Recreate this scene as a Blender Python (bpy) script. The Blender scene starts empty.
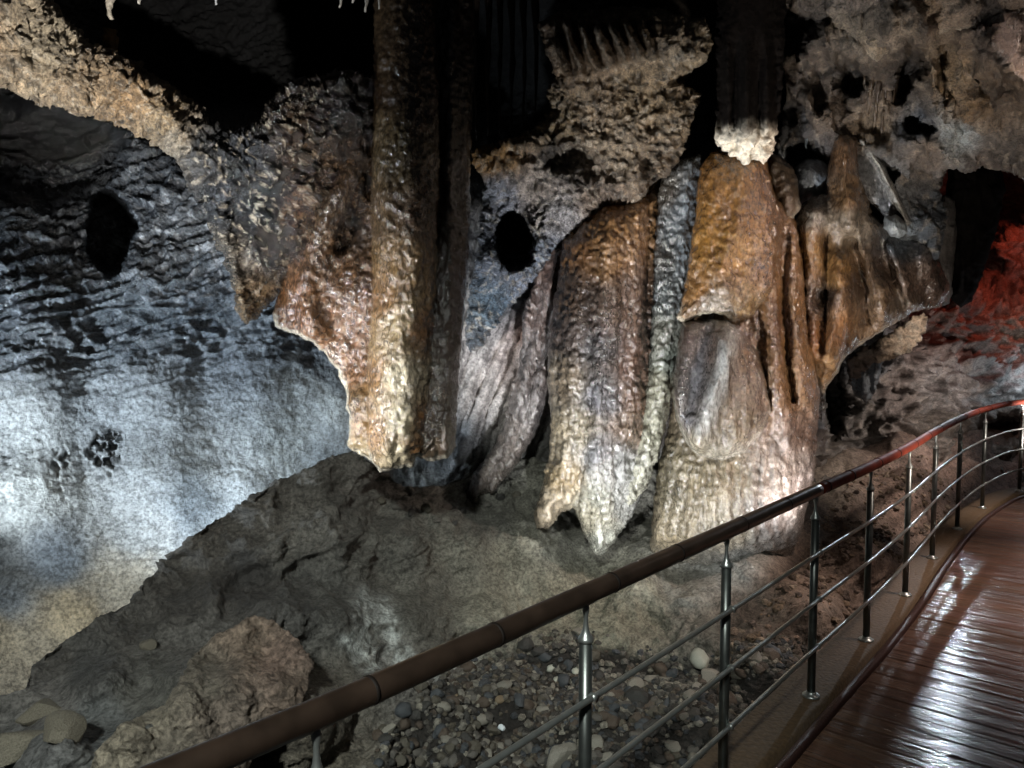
import bpy, bmesh, math, random
import numpy as np
from mathutils import Vector, Matrix
from mathutils.bvhtree import BVHTree

random.seed(7)
RNG = np.random.default_rng(11)
SC = bpy.context.scene
COL = SC.collection

# ------------------------------------------------------------------ camera
W_, H_ = 1024, 768
F = 760.0
CX, CY = 512.0, 384.0
HZ = 336.0
TH = math.atan((CY - HZ) / F)
CAMZ = 1.6

def ray(px, py):
    rx = (np.asarray(px, float) - CX) / F
    ry = -(np.asarray(py, float) - CY) / F
    return rx, math.cos(TH) + ry * math.sin(TH), -math.sin(TH) + ry * math.cos(TH)

def pt(px, py, d):
    """point seen at photo position (px, py) at depth d metres along +Y"""
    dx, dy, dz = ray(px, py)
    s = d / dy
    return np.stack([dx * s, np.broadcast_to(np.asarray(d, float), np.shape(s)) + 0 * s, CAMZ + dz * s], -1)

def zpt(px, py, z):
    dx, dy, dz = ray(px, py)
    s = (z - CAMZ) / dz
    return (float(dx * s), float(dy * s))

def proj(P):
    P = np.asarray(P, float)
    x, y, z = P[..., 0], P[..., 1], P[..., 2] - CAMZ
    f = y * math.cos(TH) - z * math.sin(TH)
    u = y * math.sin(TH) + z * math.cos(TH)
    return CX + F * x / f, CY - F * u / f

cam = bpy.data.cameras.new('camera')
cam.sensor_fit = 'HORIZONTAL'
cam.sensor_width = 36.0
cam.lens = 36.0 * F / W_
cam.clip_start = 0.02
cam.clip_end = 100
co = bpy.data.objects.new('camera', cam)
co.location = (0, 0, CAMZ)
co.rotation_euler = (math.pi / 2 - TH, 0, 0)
COL.objects.link(co)
SC.camera = co

# ------------------------------------------------------------------ noise
M32 = np.uint64(0xFFFFFFFF)
def _hash(ix, iy, iz, seed):
    h = (ix.astype(np.int64).astype(np.uint64) * np.uint64(374761393)
         + iy.astype(np.int64).astype(np.uint64) * np.uint64(668265263)
         + iz.astype(np.int64).astype(np.uint64) * np.uint64(3266489917)
         + np.uint64((seed * 974711 + 1013) & 0xFFFFFFFF)) & M32
    h = ((h ^ (h >> np.uint64(13))) * np.uint64(1274126177)) & M32
    h = ((h ^ (h >> np.uint64(16))) * np.uint64(2246822519)) & M32
    return h ^ (h >> np.uint64(15))

def pn(P, seed=0):
    """gradient noise, roughly -1..1"""
    P = np.asarray(P, float)
    i = np.floor(P).astype(np.int64)
    f = P - i
    u = f * f * f * (f * (f * 6 - 15) + 10)
    out = 0
    for a in (0, 1):
        wa = u[:, 0] if a else 1 - u[:, 0]
        for b in (0, 1):
            wb = u[:, 1] if b else 1 - u[:, 1]
            for c in (0, 1):
                wc = u[:, 2] if c else 1 - u[:, 2]
                h = _hash(i[:, 0] + a, i[:, 1] + b, i[:, 2] + c, seed)
                gx = (h & np.uint64(1023)).astype(float) / 511.5 - 1
                gy = ((h >> np.uint64(10)) & np.uint64(1023)).astype(float) / 511.5 - 1
                gz = ((h >> np.uint64(20)) & np.uint64(1023)).astype(float) / 511.5 - 1
                out = out + wa * wb * wc * (gx * (f[:, 0] - a) + gy * (f[:, 1] - b) + gz * (f[:, 2] - c))
    return out * 1.5

def fbm(P, octs=4, seed=0, gain=0.5, lac=2.03):
    a, s, o = 1.0, 0.0, 0
    for k in range(octs):
        o = o + a * pn(P * lac ** k + 17.3 * k, seed + k)
        s += a; a *= gain
    return o / s

def ridged(P, octs=4, seed=0, gain=0.5, lac=2.03):
    a, s, o = 1.0, 0.0, 0
    w = 1.0
    for k in range(octs):
        n = 1 - np.clip(np.abs(pn(P * lac ** k + 9.1 * k, seed + k)) * 1.6, 0, 1)
        n = n * n
        o = o + a * n * w
        w = np.clip(n * 1.6, 0, 1)
        s += a; a *= gain
    return o / s

def worley(P, seed=0):
    P = np.asarray(P, float)
    i = np.floor(P).astype(np.int64)
    f = P - i
    f1 = np.full(len(P), 9.0); f2 = np.full(len(P), 9.0); hid = np.zeros(len(P))
    for a in (-1, 0, 1):
        for b in (-1, 0, 1):
            for c in (-1, 0, 1):
                h = _hash(i[:, 0] + a, i[:, 1] + b, i[:, 2] + c, seed)
                rx = (h & np.uint64(1023)).astype(float) / 1023
                ry = ((h >> np.uint64(10)) & np.uint64(1023)).astype(float) / 1023
                rz = ((h >> np.uint64(20)) & np.uint64(1023)).astype(float) / 1023
                d = (a + rx - f[:, 0]) ** 2 + (b + ry - f[:, 1]) ** 2 + (c + rz - f[:, 2]) ** 2
                m = d < f1
                f2 = np.where(m, f1, np.minimum(f2, d))
                hid = np.where(m, rx, hid)
                f1 = np.where(m, d, f1)
    return np.sqrt(f1), np.sqrt(f2), hid

def sm(a, b, x):
    t = np.clip((x - a) / (b - a), 0, 1)
    return t * t * (3 - 2 * t)

def lin(hexs):
    hexs = hexs.lstrip('#')
    v = np.array([int(hexs[i:i + 2], 16) / 255 for i in (0, 2, 4)])
    return np.where(v <= 0.04045, v / 12.92, ((v + 0.055) / 1.055) ** 2.4)

def idw(px, py, pts, power=1.6, eps=60.0):
    """smooth field through control points (x, y, value...)"""
    num = 0; den = 0
    for p in pts:
        v = np.asarray(p[2:], float)
        if len(v) == 1: v = v[0]
        w = 1.0 / ((px - p[0]) ** 2 + (py - p[1]) ** 2 + eps) ** power
        num = num + (w[:, None] * v if np.ndim(v) else w * v)
        den = den + w
    return num / (den[:, None] if num.ndim == 2 else den)

def cfield(c, pts, power=1.6, warp=14.0, freq=0.02, seed=50):
    """albedo from stain and painted shade centres (x, y, hex) with organic borders"""
    q = np.stack([c['px'] * freq, c['py'] * freq, np.full_like(c['px'], seed * 1.7)], -1)
    wx = c['px'] + warp * fbm(q, 3, seed); wy = c['py'] + warp * fbm(q, 3, seed + 7)
    return idw(wx, wy, [(x, y, *lin(h)) for x, y, h in pts], power, 40.0)

def seg_dist(px, py, line):
    """distance to a polyline and the parameter along it"""
    best = np.full(len(px), 1e9); tt = np.zeros(len(px)); side = np.zeros(len(px))
    n = len(line) - 1
    for k in range(n):
        ax, ay = line[k][:2]; bx, by = line[k + 1][:2]
        dx, dy = bx - ax, by - ay
        t = np.clip(((px - ax) * dx + (py - ay) * dy) / (dx * dx + dy * dy), 0, 1)
        qx, qy = px - ax - t * dx, py - ay - t * dy
        d = np.hypot(qx, qy)
        m = d < best
        best = np.where(m, d, best); tt = np.where(m, (k + t) / n, tt)
        side = np.where(m, np.sign(qx * dy - qy * dx), side)
    return best, tt, side

def poly_sd(px, py, poly):
    """signed distance, positive inside"""
    d2 = np.full(px.shape, 1e18); inside = np.zeros(px.shape, bool)
    n = len(poly)
    for k in range(n):
        ax, ay = poly[k]; bx, by = poly[(k + 1) % n]
        dx, dy = bx - ax, by - ay
        L = dx * dx + dy * dy
        if L == 0: continue
        t = np.clip(((px - ax) * dx + (py - ay) * dy) / L, 0, 1)
        d2 = np.minimum(d2, (px - ax - t * dx) ** 2 + (py - ay - t * dy) ** 2)
        c = ((ay > py) != (by > py))
        with np.errstate(divide='ignore', invalid='ignore'):
            xi = (bx - ax) * (py - ay) / (by - ay if by != ay else 1e-9) + ax
        inside ^= c & (px < xi)
    return np.where(inside, 1, -1) * np.sqrt(d2)

# ------------------------------------------------------------------ meshes
def finish(name, V, Fc, mat, col=None, smooth=True, parent=None, origin=None):
    V = np.asarray(V, float)
    me = bpy.data.meshes.new(name)
    o0 = np.zeros(3) if origin is None else np.asarray(origin, float)
    Vl = V - o0
    Fc = np.asarray(Fc, np.int64)
    nf, k = Fc.shape
    me.vertices.add(len(V)); me.vertices.foreach_set('co', Vl.astype(np.float32).ravel())
    me.loops.add(nf * k); me.loops.foreach_set('vertex_index', Fc.astype(np.int32).ravel())
    me.polygons.add(nf)
    me.polygons.foreach_set('loop_start', np.arange(0, nf * k, k, dtype=np.int32))
    me.polygons.foreach_set('loop_total', np.full(nf, k, dtype=np.int32))
    me.update(calc_edges=True)
    me.validate()
    me.polygons.foreach_set('use_smooth', np.full(len(me.polygons), smooth, dtype=bool))
    if col is not None:
        a = me.color_attributes.new('Col', 'FLOAT_COLOR', 'POINT')
        a.data.foreach_set('color', np.asarray(col, np.float32).ravel())
    me.materials.append(mat)
    ob = bpy.data.objects.new(name, me)
    ob.location = o0
    COL.objects.link(ob)
    if parent is not None:
        ob.parent = parent
        ob.location = Vector(o0) - parent.location
    return ob

def normals(V, Fc):
    a, b, c, d = V[Fc[:, 0]], V[Fc[:, 1]], V[Fc[:, 2]], V[Fc[:, 3]]
    n = np.cross(c - a, d - b)
    out = np.zeros_like(V)
    for k in range(3):
        for j in range(4):
            out[:, k] += np.bincount(Fc[:, j], n[:, k], len(V))
    return out / (np.linalg.norm(out, axis=1, keepdims=True) + 1e-12)

def tag(o, label=None, cat=None, group=None, kind=None):
    if label: o['label'] = label
    if cat: o['category'] = cat
    if group: o['group'] = group
    if kind: o['kind'] = kind
    elif cat: o['kind'] = 'thing'
    return o

def empty(name, loc, label=None, cat=None, group=None, kind=None):
    e = bpy.data.objects.new(name, None)
    e.location = loc
    e.empty_display_size = 0.1
    COL.objects.link(e)
    return tag(e, label, cat, group, kind)

SURF = {}
def relief(name, mat, dfun, disp, colf, outline=None, box=None, step=2.0, T=0.15, R=30.0, back=0.25,
           edge=(2.0, 0.06), parent=None, seed=1, sat=0.72, second=None):
    """A rock body.  outline: traced rim; the body swells T m towards the front and `back` m behind it over R px.
    Without an outline: an open sheet of rock over `box`."""
    if outline is not None:
        xs_ = [p[0] for p in outline]; ys_ = [p[1] for p in outline]
        x0, x1, y0, y1 = min(xs_) - 4 * step, max(xs_) + 4 * step, min(ys_) - 4 * step, max(ys_) + 4 * step
    else:
        x0, y0, x1, y1 = box
    gx = np.arange(x0, x1 + step, step); gy = np.arange(y0, y1 + step, step)
    PX, PY = np.meshgrid(gx, gy)
    nx, ny = len(gx), len(gy)
    if outline is not None:
        SD = poly_sd(PX, PY, outline)
        q = np.stack([PX.ravel() * edge[1], PY.ravel() * edge[1], np.full(PX.size, seed * 3.3)], -1)
        near = np.abs(SD.ravel()) < 6 * edge[0] + 3 * step
        nz = np.zeros(PX.size); nz[near] = fbm(q[near], 3, seed, 0.6)
        SD = SD + edge[0] * 1.6 * nz.reshape(SD.shape)
        gyv, gxv = np.gradient(SD, step)
        g2 = np.clip(gxv ** 2 + gyv ** 2, 0.3, 4)
        pos = SD > 0
        cell = pos[:-1, :-1] | pos[1:, :-1] | pos[:-1, 1:] | pos[1:, 1:]
        used = np.zeros(SD.shape, bool)
        for a in (0, 1):
            for b in (0, 1):
                used[a:ny - 1 + a, b:nx - 1 + b] |= cell
        rim = used & ~pos
        PX = np.where(rim, PX - SD * gxv / g2, PX); PY = np.where(rim, PY - SD * gyv / g2, PY)
        SD = np.where(rim, 0, SD)
    else:
        SD = np.full(PX.shape, 1e3)
        cell = np.ones((ny - 1, nx - 1), bool); used = np.ones(PX.shape, bool); rim = np.zeros(PX.shape, bool)
        edge_ = np.zeros(PX.shape, bool)
    idx = np.full(PX.shape, -1); idx[used] = np.arange(used.sum())
    cy, cx = np.nonzero(cell)
    Fq = np.stack([idx[cy, cx], idx[cy + 1, cx], idx[cy + 1, cx + 1], idx[cy, cx + 1]], -1)
    px, py, sd = PX[used], PY[used], SD[used]
    c = dict(px=px, py=py, sd=sd)
    d = dfun(c)
    t = np.clip(sd / R, 0, 1)
    prof = np.sqrt(np.clip(1 - (1 - t) ** 2, 0, 1)) if outline is not None else np.zeros_like(sd)
    V = pt(px, py, d - T * prof)
    front = len(V)
    if outline is not None and back is not None:
        inner = (~rim[used])
        bi = np.full(front, -1); bi[inner] = front + np.arange(inner.sum()); bi[~inner] = np.nonzero(~inner)[0]
        Vb = pt(px[inner], py[inner], d[inner] + back * prof[inner])
        Fb = bi[Fq][:, ::-1]
        V = np.concatenate([V, Vb]); Fq = np.concatenate([Fq, Fb])
        for k in ('px', 'py', 'sd'):
            c[k] = np.concatenate([c[k], c[k][inner]])
        c['isback'] = np.concatenate([np.zeros(front), np.ones(inner.sum())])
        for k in [k for k in c if k not in ('px', 'py', 'sd', 'isback')]:
            c[k] = np.concatenate([c[k], c[k][inner]])
    else:
        c['isback'] = np.zeros(front)
    c['P'] = V
    N = normals(V, Fq); c['N'] = N
    h = disp(c); c['h'] = h
    vd = V - np.array([0, 0, CAMZ]); vd /= np.linalg.norm(vd, axis=1, keepdims=True)
    steep = np.abs((N * vd).sum(1))            # calmer relief on the flanks of pits and folds
    h = h * (0.3 + 0.7 * sm(0.05, 0.45, steep))
    V = V + N * h[:, None]
    if second is not None:
        c['P0'] = c['P']; c['P'] = V
        N2 = normals(V, Fq); c['N'] = N2
        V = V + N2 * second(c)[:, None]
    c['V'] = V
    colr = colf(c)
    grey = colr[:, :3] @ np.array([.3, .55, .15])
    colr[:, :3] = grey[:, None] + sat * (colr[:, :3] - grey[:, None])
    if colr.shape[1] == 3:
        colr = np.concatenate([colr, np.full((len(colr), 1), 0.5)], 1)
    colr = np.clip(colr, 0.0, 1.0)
    SURF[name] = (V, Fq)
    lo, hi = V.min(0), V.max(0)
    org = ((lo[0] + hi[0]) / 2, (lo[1] + hi[1]) / 2, lo[2])
    return finish(name, V, Fq, mat, colr, parent=parent, origin=org)

def tube(path, r, n=12, cap=True, rfun=None):
    """swept round tube -> verts, quads"""
    P = np.asarray(path, float)
    m = len(P)
    V = []; Fc = []
    Tn = np.gradient(P, axis=0)
    up0 = np.array([0, 0, 1.0])
    for k in range(m):
        t = Tn[k] / np.linalg.norm(Tn[k])
        u = up0 if abs(t[2]) < 0.9 else np.array([0, 1.0, 0])
        s = np.cross(t, u); s /= np.linalg.norm(s)
        u = np.cross(s, t)
        rr = r if rfun is None else rfun[k]
        for j in range(n):
            a = 2 * math.pi * j / n
            V.append(P[k] + rr * (math.cos(a) * s + math.sin(a) * u))
    for k in range(m - 1):
        for j in range(n):
            a, b = k * n + j, k * n + (j + 1) % n
            Fc.append((a, b, b + n, a + n))
    if cap:
        for k in (0, m - 1):
            ci = len(V); V.append(P[k])
            for j in range(0, n, 2):
                a, b, e = k * n + j, k * n + (j + 1) % n, k * n + (j + 2) % n
                Fc.append((ci, e, b, a) if k == 0 else (ci, a, b, e))
    return np.array(V), np.array(Fc)

def join(parts):
    V = []; Fc = []; o = 0
    for v, f in parts:
        V.append(v); Fc.append(np.asarray(f) + o); o += len(v)
    return np.concatenate(V), np.concatenate(Fc)

# ------------------------------------------------------------------ materials
def nodes(name):
    m = bpy.data.materials.new(name); m.use_nodes = True
    nt = m.node_tree
    for n in list(nt.nodes): nt.nodes.remove(n)
    out = nt.nodes.new('ShaderNodeOutputMaterial')
    b = nt.nodes.new('ShaderNodeBsdfPrincipled')
    nt.links.new(b.outputs['BSDF'], out.inputs['Surface'])
    return m, nt, b

def rock(name, rough=(0.35, 0.75), bump=0.5, scale=60.0, aniso=(1, 1, 1), var=0.35, spec=0.5, cell=0.0, cscale=40.0, dist=0.02, coat=0.0, tone=1.0):
    """wet cave rock: stained albedo from the mesh, fine grain and bumps from noise; alpha of the attribute = wetness"""
    m, nt, b = nodes(name)
    N, L = nt.nodes.new, nt.links.new
    at = N('ShaderNodeAttribute'); at.attribute_name = 'Col'
    geo = N('ShaderNodeNewGeometry')
    mp = N('ShaderNodeMapping'); mp.inputs['Scale'].default_value = aniso
    L(geo.outputs['Position'], mp.inputs['Vector'])
    n1 = N('ShaderNodeTexNoise'); n1.inputs['Scale'].default_value = scale; n1.inputs['Detail'].default_value = 6; n1.inputs['Roughness'].default_value = 0.65
    n2 = N('ShaderNodeTexNoise'); n2.inputs['Scale'].default_value = scale * 0.22; n2.inputs['Detail'].default_value = 5
    L(mp.outputs[0], n1.inputs['Vector']); L(mp.outputs[0], n2.inputs['Vector'])
    ml = N('ShaderNodeMapRange'); ml.inputs[1].default_value = 0.40; ml.inputs[2].default_value = 0.60
    ml.inputs[3].default_value = 1 - var; ml.inputs[4].default_value = 1 + var
    ad = N('ShaderNodeMath'); ad.operation = 'MULTIPLY_ADD'; ad.inputs[1].default_value = 0.72; 
    h2 = N('ShaderNodeMath'); h2.operation = 'MULTIPLY'; h2.inputs[1].default_value = 0.28
    L(n2.outputs['Fac'], h2.inputs[0]); L(n1.outputs['Fac'], ad.inputs[0]); L(h2.outputs[0], ad.inputs[2])
    L(ad.outputs[0], ml.inputs[0])
    vm = N('ShaderNodeVectorMath'); vm.operation = 'SCALE'
    L(at.outputs['Color'], vm.inputs[0]); L(ml.outputs[0], vm.inputs['Scale'])
    tn = N('ShaderNodeVectorMath'); tn.operation = 'SCALE'; tn.inputs['Scale'].default_value = tone
    L(vm.outputs[0], tn.inputs[0]); L(tn.outputs[0], b.inputs['Base Color'])
    rr = N('ShaderNodeMapRange'); rr.inputs[1].default_value = 0.0; rr.inputs[2].default_value = 1.0
    rr.inputs[3].default_value = rough[1]; rr.inputs[4].default_value = rough[0]
    wn = N('ShaderNodeMath'); wn.operation = 'MULTIPLY_ADD'; wn.inputs[1].default_value = 0.9
    w0 = N('ShaderNodeMath'); w0.operation = 'SUBTRACT'; w0.inputs[1].default_value = 0.5
    L(n2.outputs['Fac'], w0.inputs[0]); L(w0.outputs[0], wn.inputs[0]); L(at.outputs['Alpha'], wn.inputs[2])
    L(wn.outputs[0], rr.inputs[0]); L(rr.outputs[0], b.inputs['Roughness'])
    b.inputs['Specular IOR Level'].default_value = spec
    bp = N('ShaderNodeBump'); bp.inputs['Strength'].default_value = bump; bp.inputs['Distance'].default_value = dist
    hh = ad.outputs[0]
    if cell > 0:
        vo = N('ShaderNodeTexVoronoi'); vo.feature = 'SMOOTH_F1'; vo.inputs['Scale'].default_value = cscale; vo.inputs['Smoothness'].default_value = 0.6
        L(mp.outputs[0], vo.inputs['Vector'])
        mx = N('ShaderNodeMath'); mx.operation = 'MULTIPLY_ADD'; mx.inputs[1].default_value = -cell
        L(vo.outputs['Distance'], mx.inputs[0]); L(hh, mx.inputs[2]); hh = mx.outputs[0]
    L(hh, bp.inputs['Height']); L(bp.outputs[0], b.inputs['Normal'])
    if coat:       # film of water, thicker where the rock is wetter
        cw = N('ShaderNodeMath'); cw.operation = 'MULTIPLY'; cw.inputs[1].default_value = coat
        L(at.outputs['Alpha'], cw.inputs[0]); L(cw.outputs[0], b.inputs['Coat Weight'])
        b.inputs['Coat Roughness'].default_value = 0.12; b.inputs['Coat IOR'].default_value = 1.6
        L(bp.outputs[0], b.inputs['Coat Normal'])
    return m

def plain(name, hexs, rough=0.4, metal=0.0, bump=0.0, scale=80.0, var=0.0, spec=0.5, aniso=(1, 1, 1)):
    m, nt, b = nodes(name)
    N, L = nt.nodes.new, nt.links.new
    b.inputs['Roughness'].default_value = rough; b.inputs['Metallic'].default_value = metal
    b.inputs['Specular IOR Level'].default_value = spec
    tc = N('ShaderNodeTexCoord'); mp = N('ShaderNodeMapping'); mp.inputs['Scale'].default_value = aniso
    L(tc.outputs['Object'], mp.inputs['Vector'])
    n = N('ShaderNodeTexNoise'); n.inputs['Scale'].default_value = scale; n.inputs['Detail'].default_value = 5
    L(mp.outputs[0], n.inputs['Vector'])
    c = lin(hexs)
    r = N('ShaderNodeMapRange'); r.inputs[1].default_value = 0.3; r.inputs[2].default_value = 0.7
    r.inputs[3].default_value = 1 - var; r.inputs[4].default_value = 1 + var
    L(n.outputs['Fac'], r.inputs[0])
    vm = N('ShaderNodeVectorMath'); vm.operation = 'SCALE'; vm.inputs[0].default_value = tuple(c)
    L(r.outputs[0], vm.inputs['Scale']); L(vm.outputs[0], b.inputs['Base Color'])
    if bump:
        bp = N('ShaderNodeBump'); bp.inputs['Strength'].default_value = bump; bp.inputs['Distance'].default_value = 0.01
        L(n.outputs['Fac'], bp.inputs['Height']); L(bp.outputs[0], b.inputs['Normal'])
    return m
# ================================================================== walkway, kerb, railing
RZ = 0.925
POSTS = [zpt(*q, RZ) for q in ((150, 778), (316, 714), (586, 594), (727, 531))] + [zpt(*q, 0.0) for q in ((811, 696), (866, 640), (905, 595), (932, 558), (957, 529), (982, 508), (1019, 491))]
POSTS[0] = (POSTS[1][0] * 2 - POSTS[2][0] - .05, POSTS[1][1] * 2 - POSTS[2][1])
print('POSTS', [(round(a, 2), round(b_, 2)) for a, b_ in POSTS])
CTRL = [(-2.6, -1.3), (-1.65, -0.15)] + POSTS + [(6.1, 8.0), (7.1, 8.2), (8.2, 8.35)]

def catmull(ctrl, n=24):
    out = []; C_ = [np.array(c, float) for c in ctrl]
    C_ = [2 * C_[0] - C_[1]] + C_ + [2 * C_[-1] - C_[-2]]
    for k in range(1, len(C_) - 2):
        p0, p1, p2, p3 = C_[k - 1:k + 3]
        for j in range(n):
            t = j / n
            out.append(0.5 * (2 * p1 + (p2 - p0) * t + (2 * p0 - 5 * p1 + 4 * p2 - p3) * t * t + (3 * p1 - p0 - 3 * p2 + p3) * t ** 3))
    out.append(C_[-2])
    return np.array(out)

PATH = catmull(CTRL)
for _ in range(6):      # ease the kinks of hand-picked posts
    PATH[1:-1] = 0.25 * PATH[:-2] + 0.5 * PATH[1:-1] + 0.25 * PATH[2:]
_seg = np.linalg.norm(np.diff(PATH, axis=0), axis=1)
ARC = np.concatenate([[0], np.cumsum(_seg)])
LEN = ARC[-1]
TAN = np.gradient(PATH, ARC, axis=0)
TAN /= np.linalg.norm(TAN, axis=1, keepdims=True)
for _ in range(10):
    TAN[1:-1] = 0.25 * TAN[:-2] + 0.5 * TAN[1:-1] + 0.25 * TAN[2:]
TAN /= np.linalg.norm(TAN, axis=1, keepdims=True)

def at_arc(s):
    s = np.asarray(s, float)
    p = np.stack([np.interp(s, ARC, PATH[:, 0]), np.interp(s, ARC, PATH[:, 1])], -1)
    t = np.stack([np.interp(s, ARC, TAN[:, 0]), np.interp(s, ARC, TAN[:, 1])], -1)
    t = t / np.linalg.norm(t, axis=-1, keepdims=True)
    nrm = np.stack([t[..., 1], -t[..., 0]], -1)      # towards the walkway
    return p, t, nrm

def off(s, o, z):
    p, t, n = at_arc(s)
    q = p + n * np.asarray(o)[..., None] if np.ndim(o) else p + n * o
    return np.concatenate([q, np.full(q.shape[:-1] + (1,), z) if np.ndim(z) == 0 else np.asarray(z)[..., None]], -1)

def arc_of(pxy):
    return ARC[np.argmin(np.linalg.norm(PATH - np.array(pxy), axis=1))]

# ---- wet wooden deck: rows of boards laid across the way
m_deck, nt, b = nodes('wet_deck_boards')
N_, L_ = nt.nodes.new, nt.links.new
at = N_('ShaderNodeAttribute'); at.attribute_name = 'Col'
gr = N_('ShaderNodeAttribute'); gr.attribute_name = 'Grain'
mp = N_('ShaderNodeMapping'); mp.inputs['Scale'].default_value = (90, 3.0, 1); L_(gr.outputs['Vector'], mp.inputs['Vector'])
n1 = N_('ShaderNodeTexNoise'); n1.inputs['Scale'].default_value = 1.0; n1.inputs['Detail'].default_value = 4; L_(mp.outputs[0], n1.inputs['Vector'])
mp2 = N_('ShaderNodeMapping'); mp2.inputs['Scale'].default_value = (28, 2.6, 1); L_(gr.outputs['Vector'], mp2.inputs['Vector'])
n2 = N_('ShaderNodeTexNoise'); n2.inputs['Scale'].default_value = 1.0; n2.inputs['Detail'].default_value = 4; L_(mp2.outputs[0], n2.inputs['Vector'])
r = N_('ShaderNodeMapRange'); r.inputs[1].default_value = 0.3; r.inputs[2].default_value = 0.7; r.inputs[3].default_value = 0.6; r.inputs[4].default_value = 1.4
L_(n1.outputs['Fac'], r.inputs[0])
vm = N_('ShaderNodeVectorMath'); vm.operation = 'SCALE'; L_(at.outputs['Color'], vm.inputs[0]); L_(r.outputs[0], vm.inputs['Scale']); L_(vm.outputs[0], b.inputs['Base Color'])
rr = N_('ShaderNodeMapRange'); rr.inputs[1].default_value = 0.35; rr.inputs[2].default_value = 0.65; rr.inputs[3].default_value = 0.07; rr.inputs[4].default_value = 0.26
L_(n2.outputs['Fac'], rr.inputs[0]); L_(rr.outputs[0], b.inputs['Roughness'])
hs = N_('ShaderNodeMath'); hs.operation = 'MULTIPLY_ADD'; hs.inputs[1].default_value = 1.6; L_(n2.outputs['Fac'], hs.inputs[0]); L_(n1.outputs['Fac'], hs.inputs[2])
bp = N_('ShaderNodeBump'); bp.inputs['Strength'].default_value = 0.8; bp.inputs['Distance'].default_value = 0.007
L_(hs.outputs[0], bp.inputs['Height']); L_(bp.outputs[0], b.inputs['Normal'])
b.inputs['Specular IOR Level'].default_value = 0.6

def board_box(s0, s1, t0, t1, z, bev=0.004, thick=0.04):
    """one board across the way between arcs s0..s1 and offsets t0..t1"""
    V = []
    for zz, i in ((z - thick, 0.0), (z - bev, 0.0), (z, bev)):
        for s, t in ((s0 + i, t0 + i), (s1 - i, t0 + i), (s1 - i, t1 - i), (s0 + i, t1 - i)):
            V.append((s, t, zz))
    V = np.array(V)
    P = off(V[:, 0], V[:, 1], V[:, 2])
    Fq = [(0, 1, 2, 3)] + [(a + l, a + l + 4, (a + 1) % 4 + l + 4, (a + 1) % 4 + l) for l in (0, 4) for a in range(4)] + [(8, 11, 10, 9)]
    return P, np.array(Fq), V
rb = random.Random(3)
Vs = []; Fs = []; Cs = []; Gs = []; o = 0
DW = 0.118
row = 0
s = 0.3
while s < LEN - 0.2:
    ends = [0.115]
    first = 0.75 + 0.55 * ((row * 0.37) % 1) + rb.uniform(-.08, .08)
    for e in (first, first + 1.25, 3.2):
        if e < 3.3: ends.append(e)
    for t0, t1 in zip(ends[:-1], ends[1:]):
        P, Fq, uv = board_box(s + 0.002, s + DW - 0.002, t0 + 0.002, t1 - 0.002, -0.03 + rb.uniform(-.0015, .0015))
        tone = rb.uniform(0.75, 1.25)
        c = lin('#5c463b') * tone * np.array([1, rb.uniform(.95, 1.04), rb.uniform(.92, 1.05)])
        Vs.append(P); Fs.append(Fq + o); o += len(P)
        Cs.append(np.tile(np.append(c, 1), (len(P), 1)))
        rs = rb.uniform(0, 9)
        Gs.append(np.stack([uv[:, 0] + rs, uv[:, 1] + rs * 3, np.zeros(len(P))], -1))
    s += DW; row += 1
deck = finish('floor', np.concatenate(Vs), np.concatenate(Fs), m_deck, np.concatenate(Cs), smooth=False)
ga = deck.data.attributes.new('Grain', 'FLOAT_VECTOR', 'POINT')
ga.data.foreach_set('vector', np.concatenate(Gs).astype(np.float32).ravel())
tag(deck, 'wet dark brown plank walkway floor curving away along the railing', kind='structure')

# ---- concrete kerb that carries the posts, and the edging strip beside the boards
def strip(prof, ss, closed=True):
    """sweep a cross-section of (offset, z) along the way"""
    V = []; k = len(prof)
    for sv in ss:
        for (o_, z_) in prof:
            V.append(off(sv, o_, z_))
    n = len(ss); Fq = []
    for i in range(n - 1):
        for j in range(k):
            a, b2 = i * k + j, i * k + (j + 1) % k
            Fq.append((a, a + k, b2 + k, b2))
    return np.array(V), np.array(Fq)
SS = np.linspace(0.25, LEN - 0.1, 420)
m_kerb = plain('damp_concrete', '#54432f', 0.75, bump=0.6, scale=45, var=0.3)
V, Fq = strip([(-0.17, -0.75), (-0.16, -0.02), (-0.145, -0.004), (-0.05, 0.0), (0.045, 0.0), (0.058, -0.008), (0.062, -0.75)], SS)
nz = fbm(V * 6, 3, 5); V[:, 2] += np.where(V[:, 2] > -0.1, 0.006 * nz, 0)
V[:, 0] -= 0.012 * nz * (np.abs(V[:, 2] + 0.4) > 0.3)
kerb = finish('trim_1', V, Fq, m_kerb)
tag(kerb, 'brown concrete kerb under the railing posts', kind='structure')
m_strip = plain('edging_strip', '#3a2622', 0.5, bump=0.3, scale=60, var=0.3)
V, Fq = strip([(0.074, -0.09), (0.074, -0.022), (0.08, -0.017), (0.104, -0.017), (0.109, -0.022), (0.109, -0.09)], SS)
trim = finish('trim_2', V, Fq, m_strip)
tag(trim, 'dark narrow edging strip between kerb and walkway boards', kind='structure')

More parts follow.
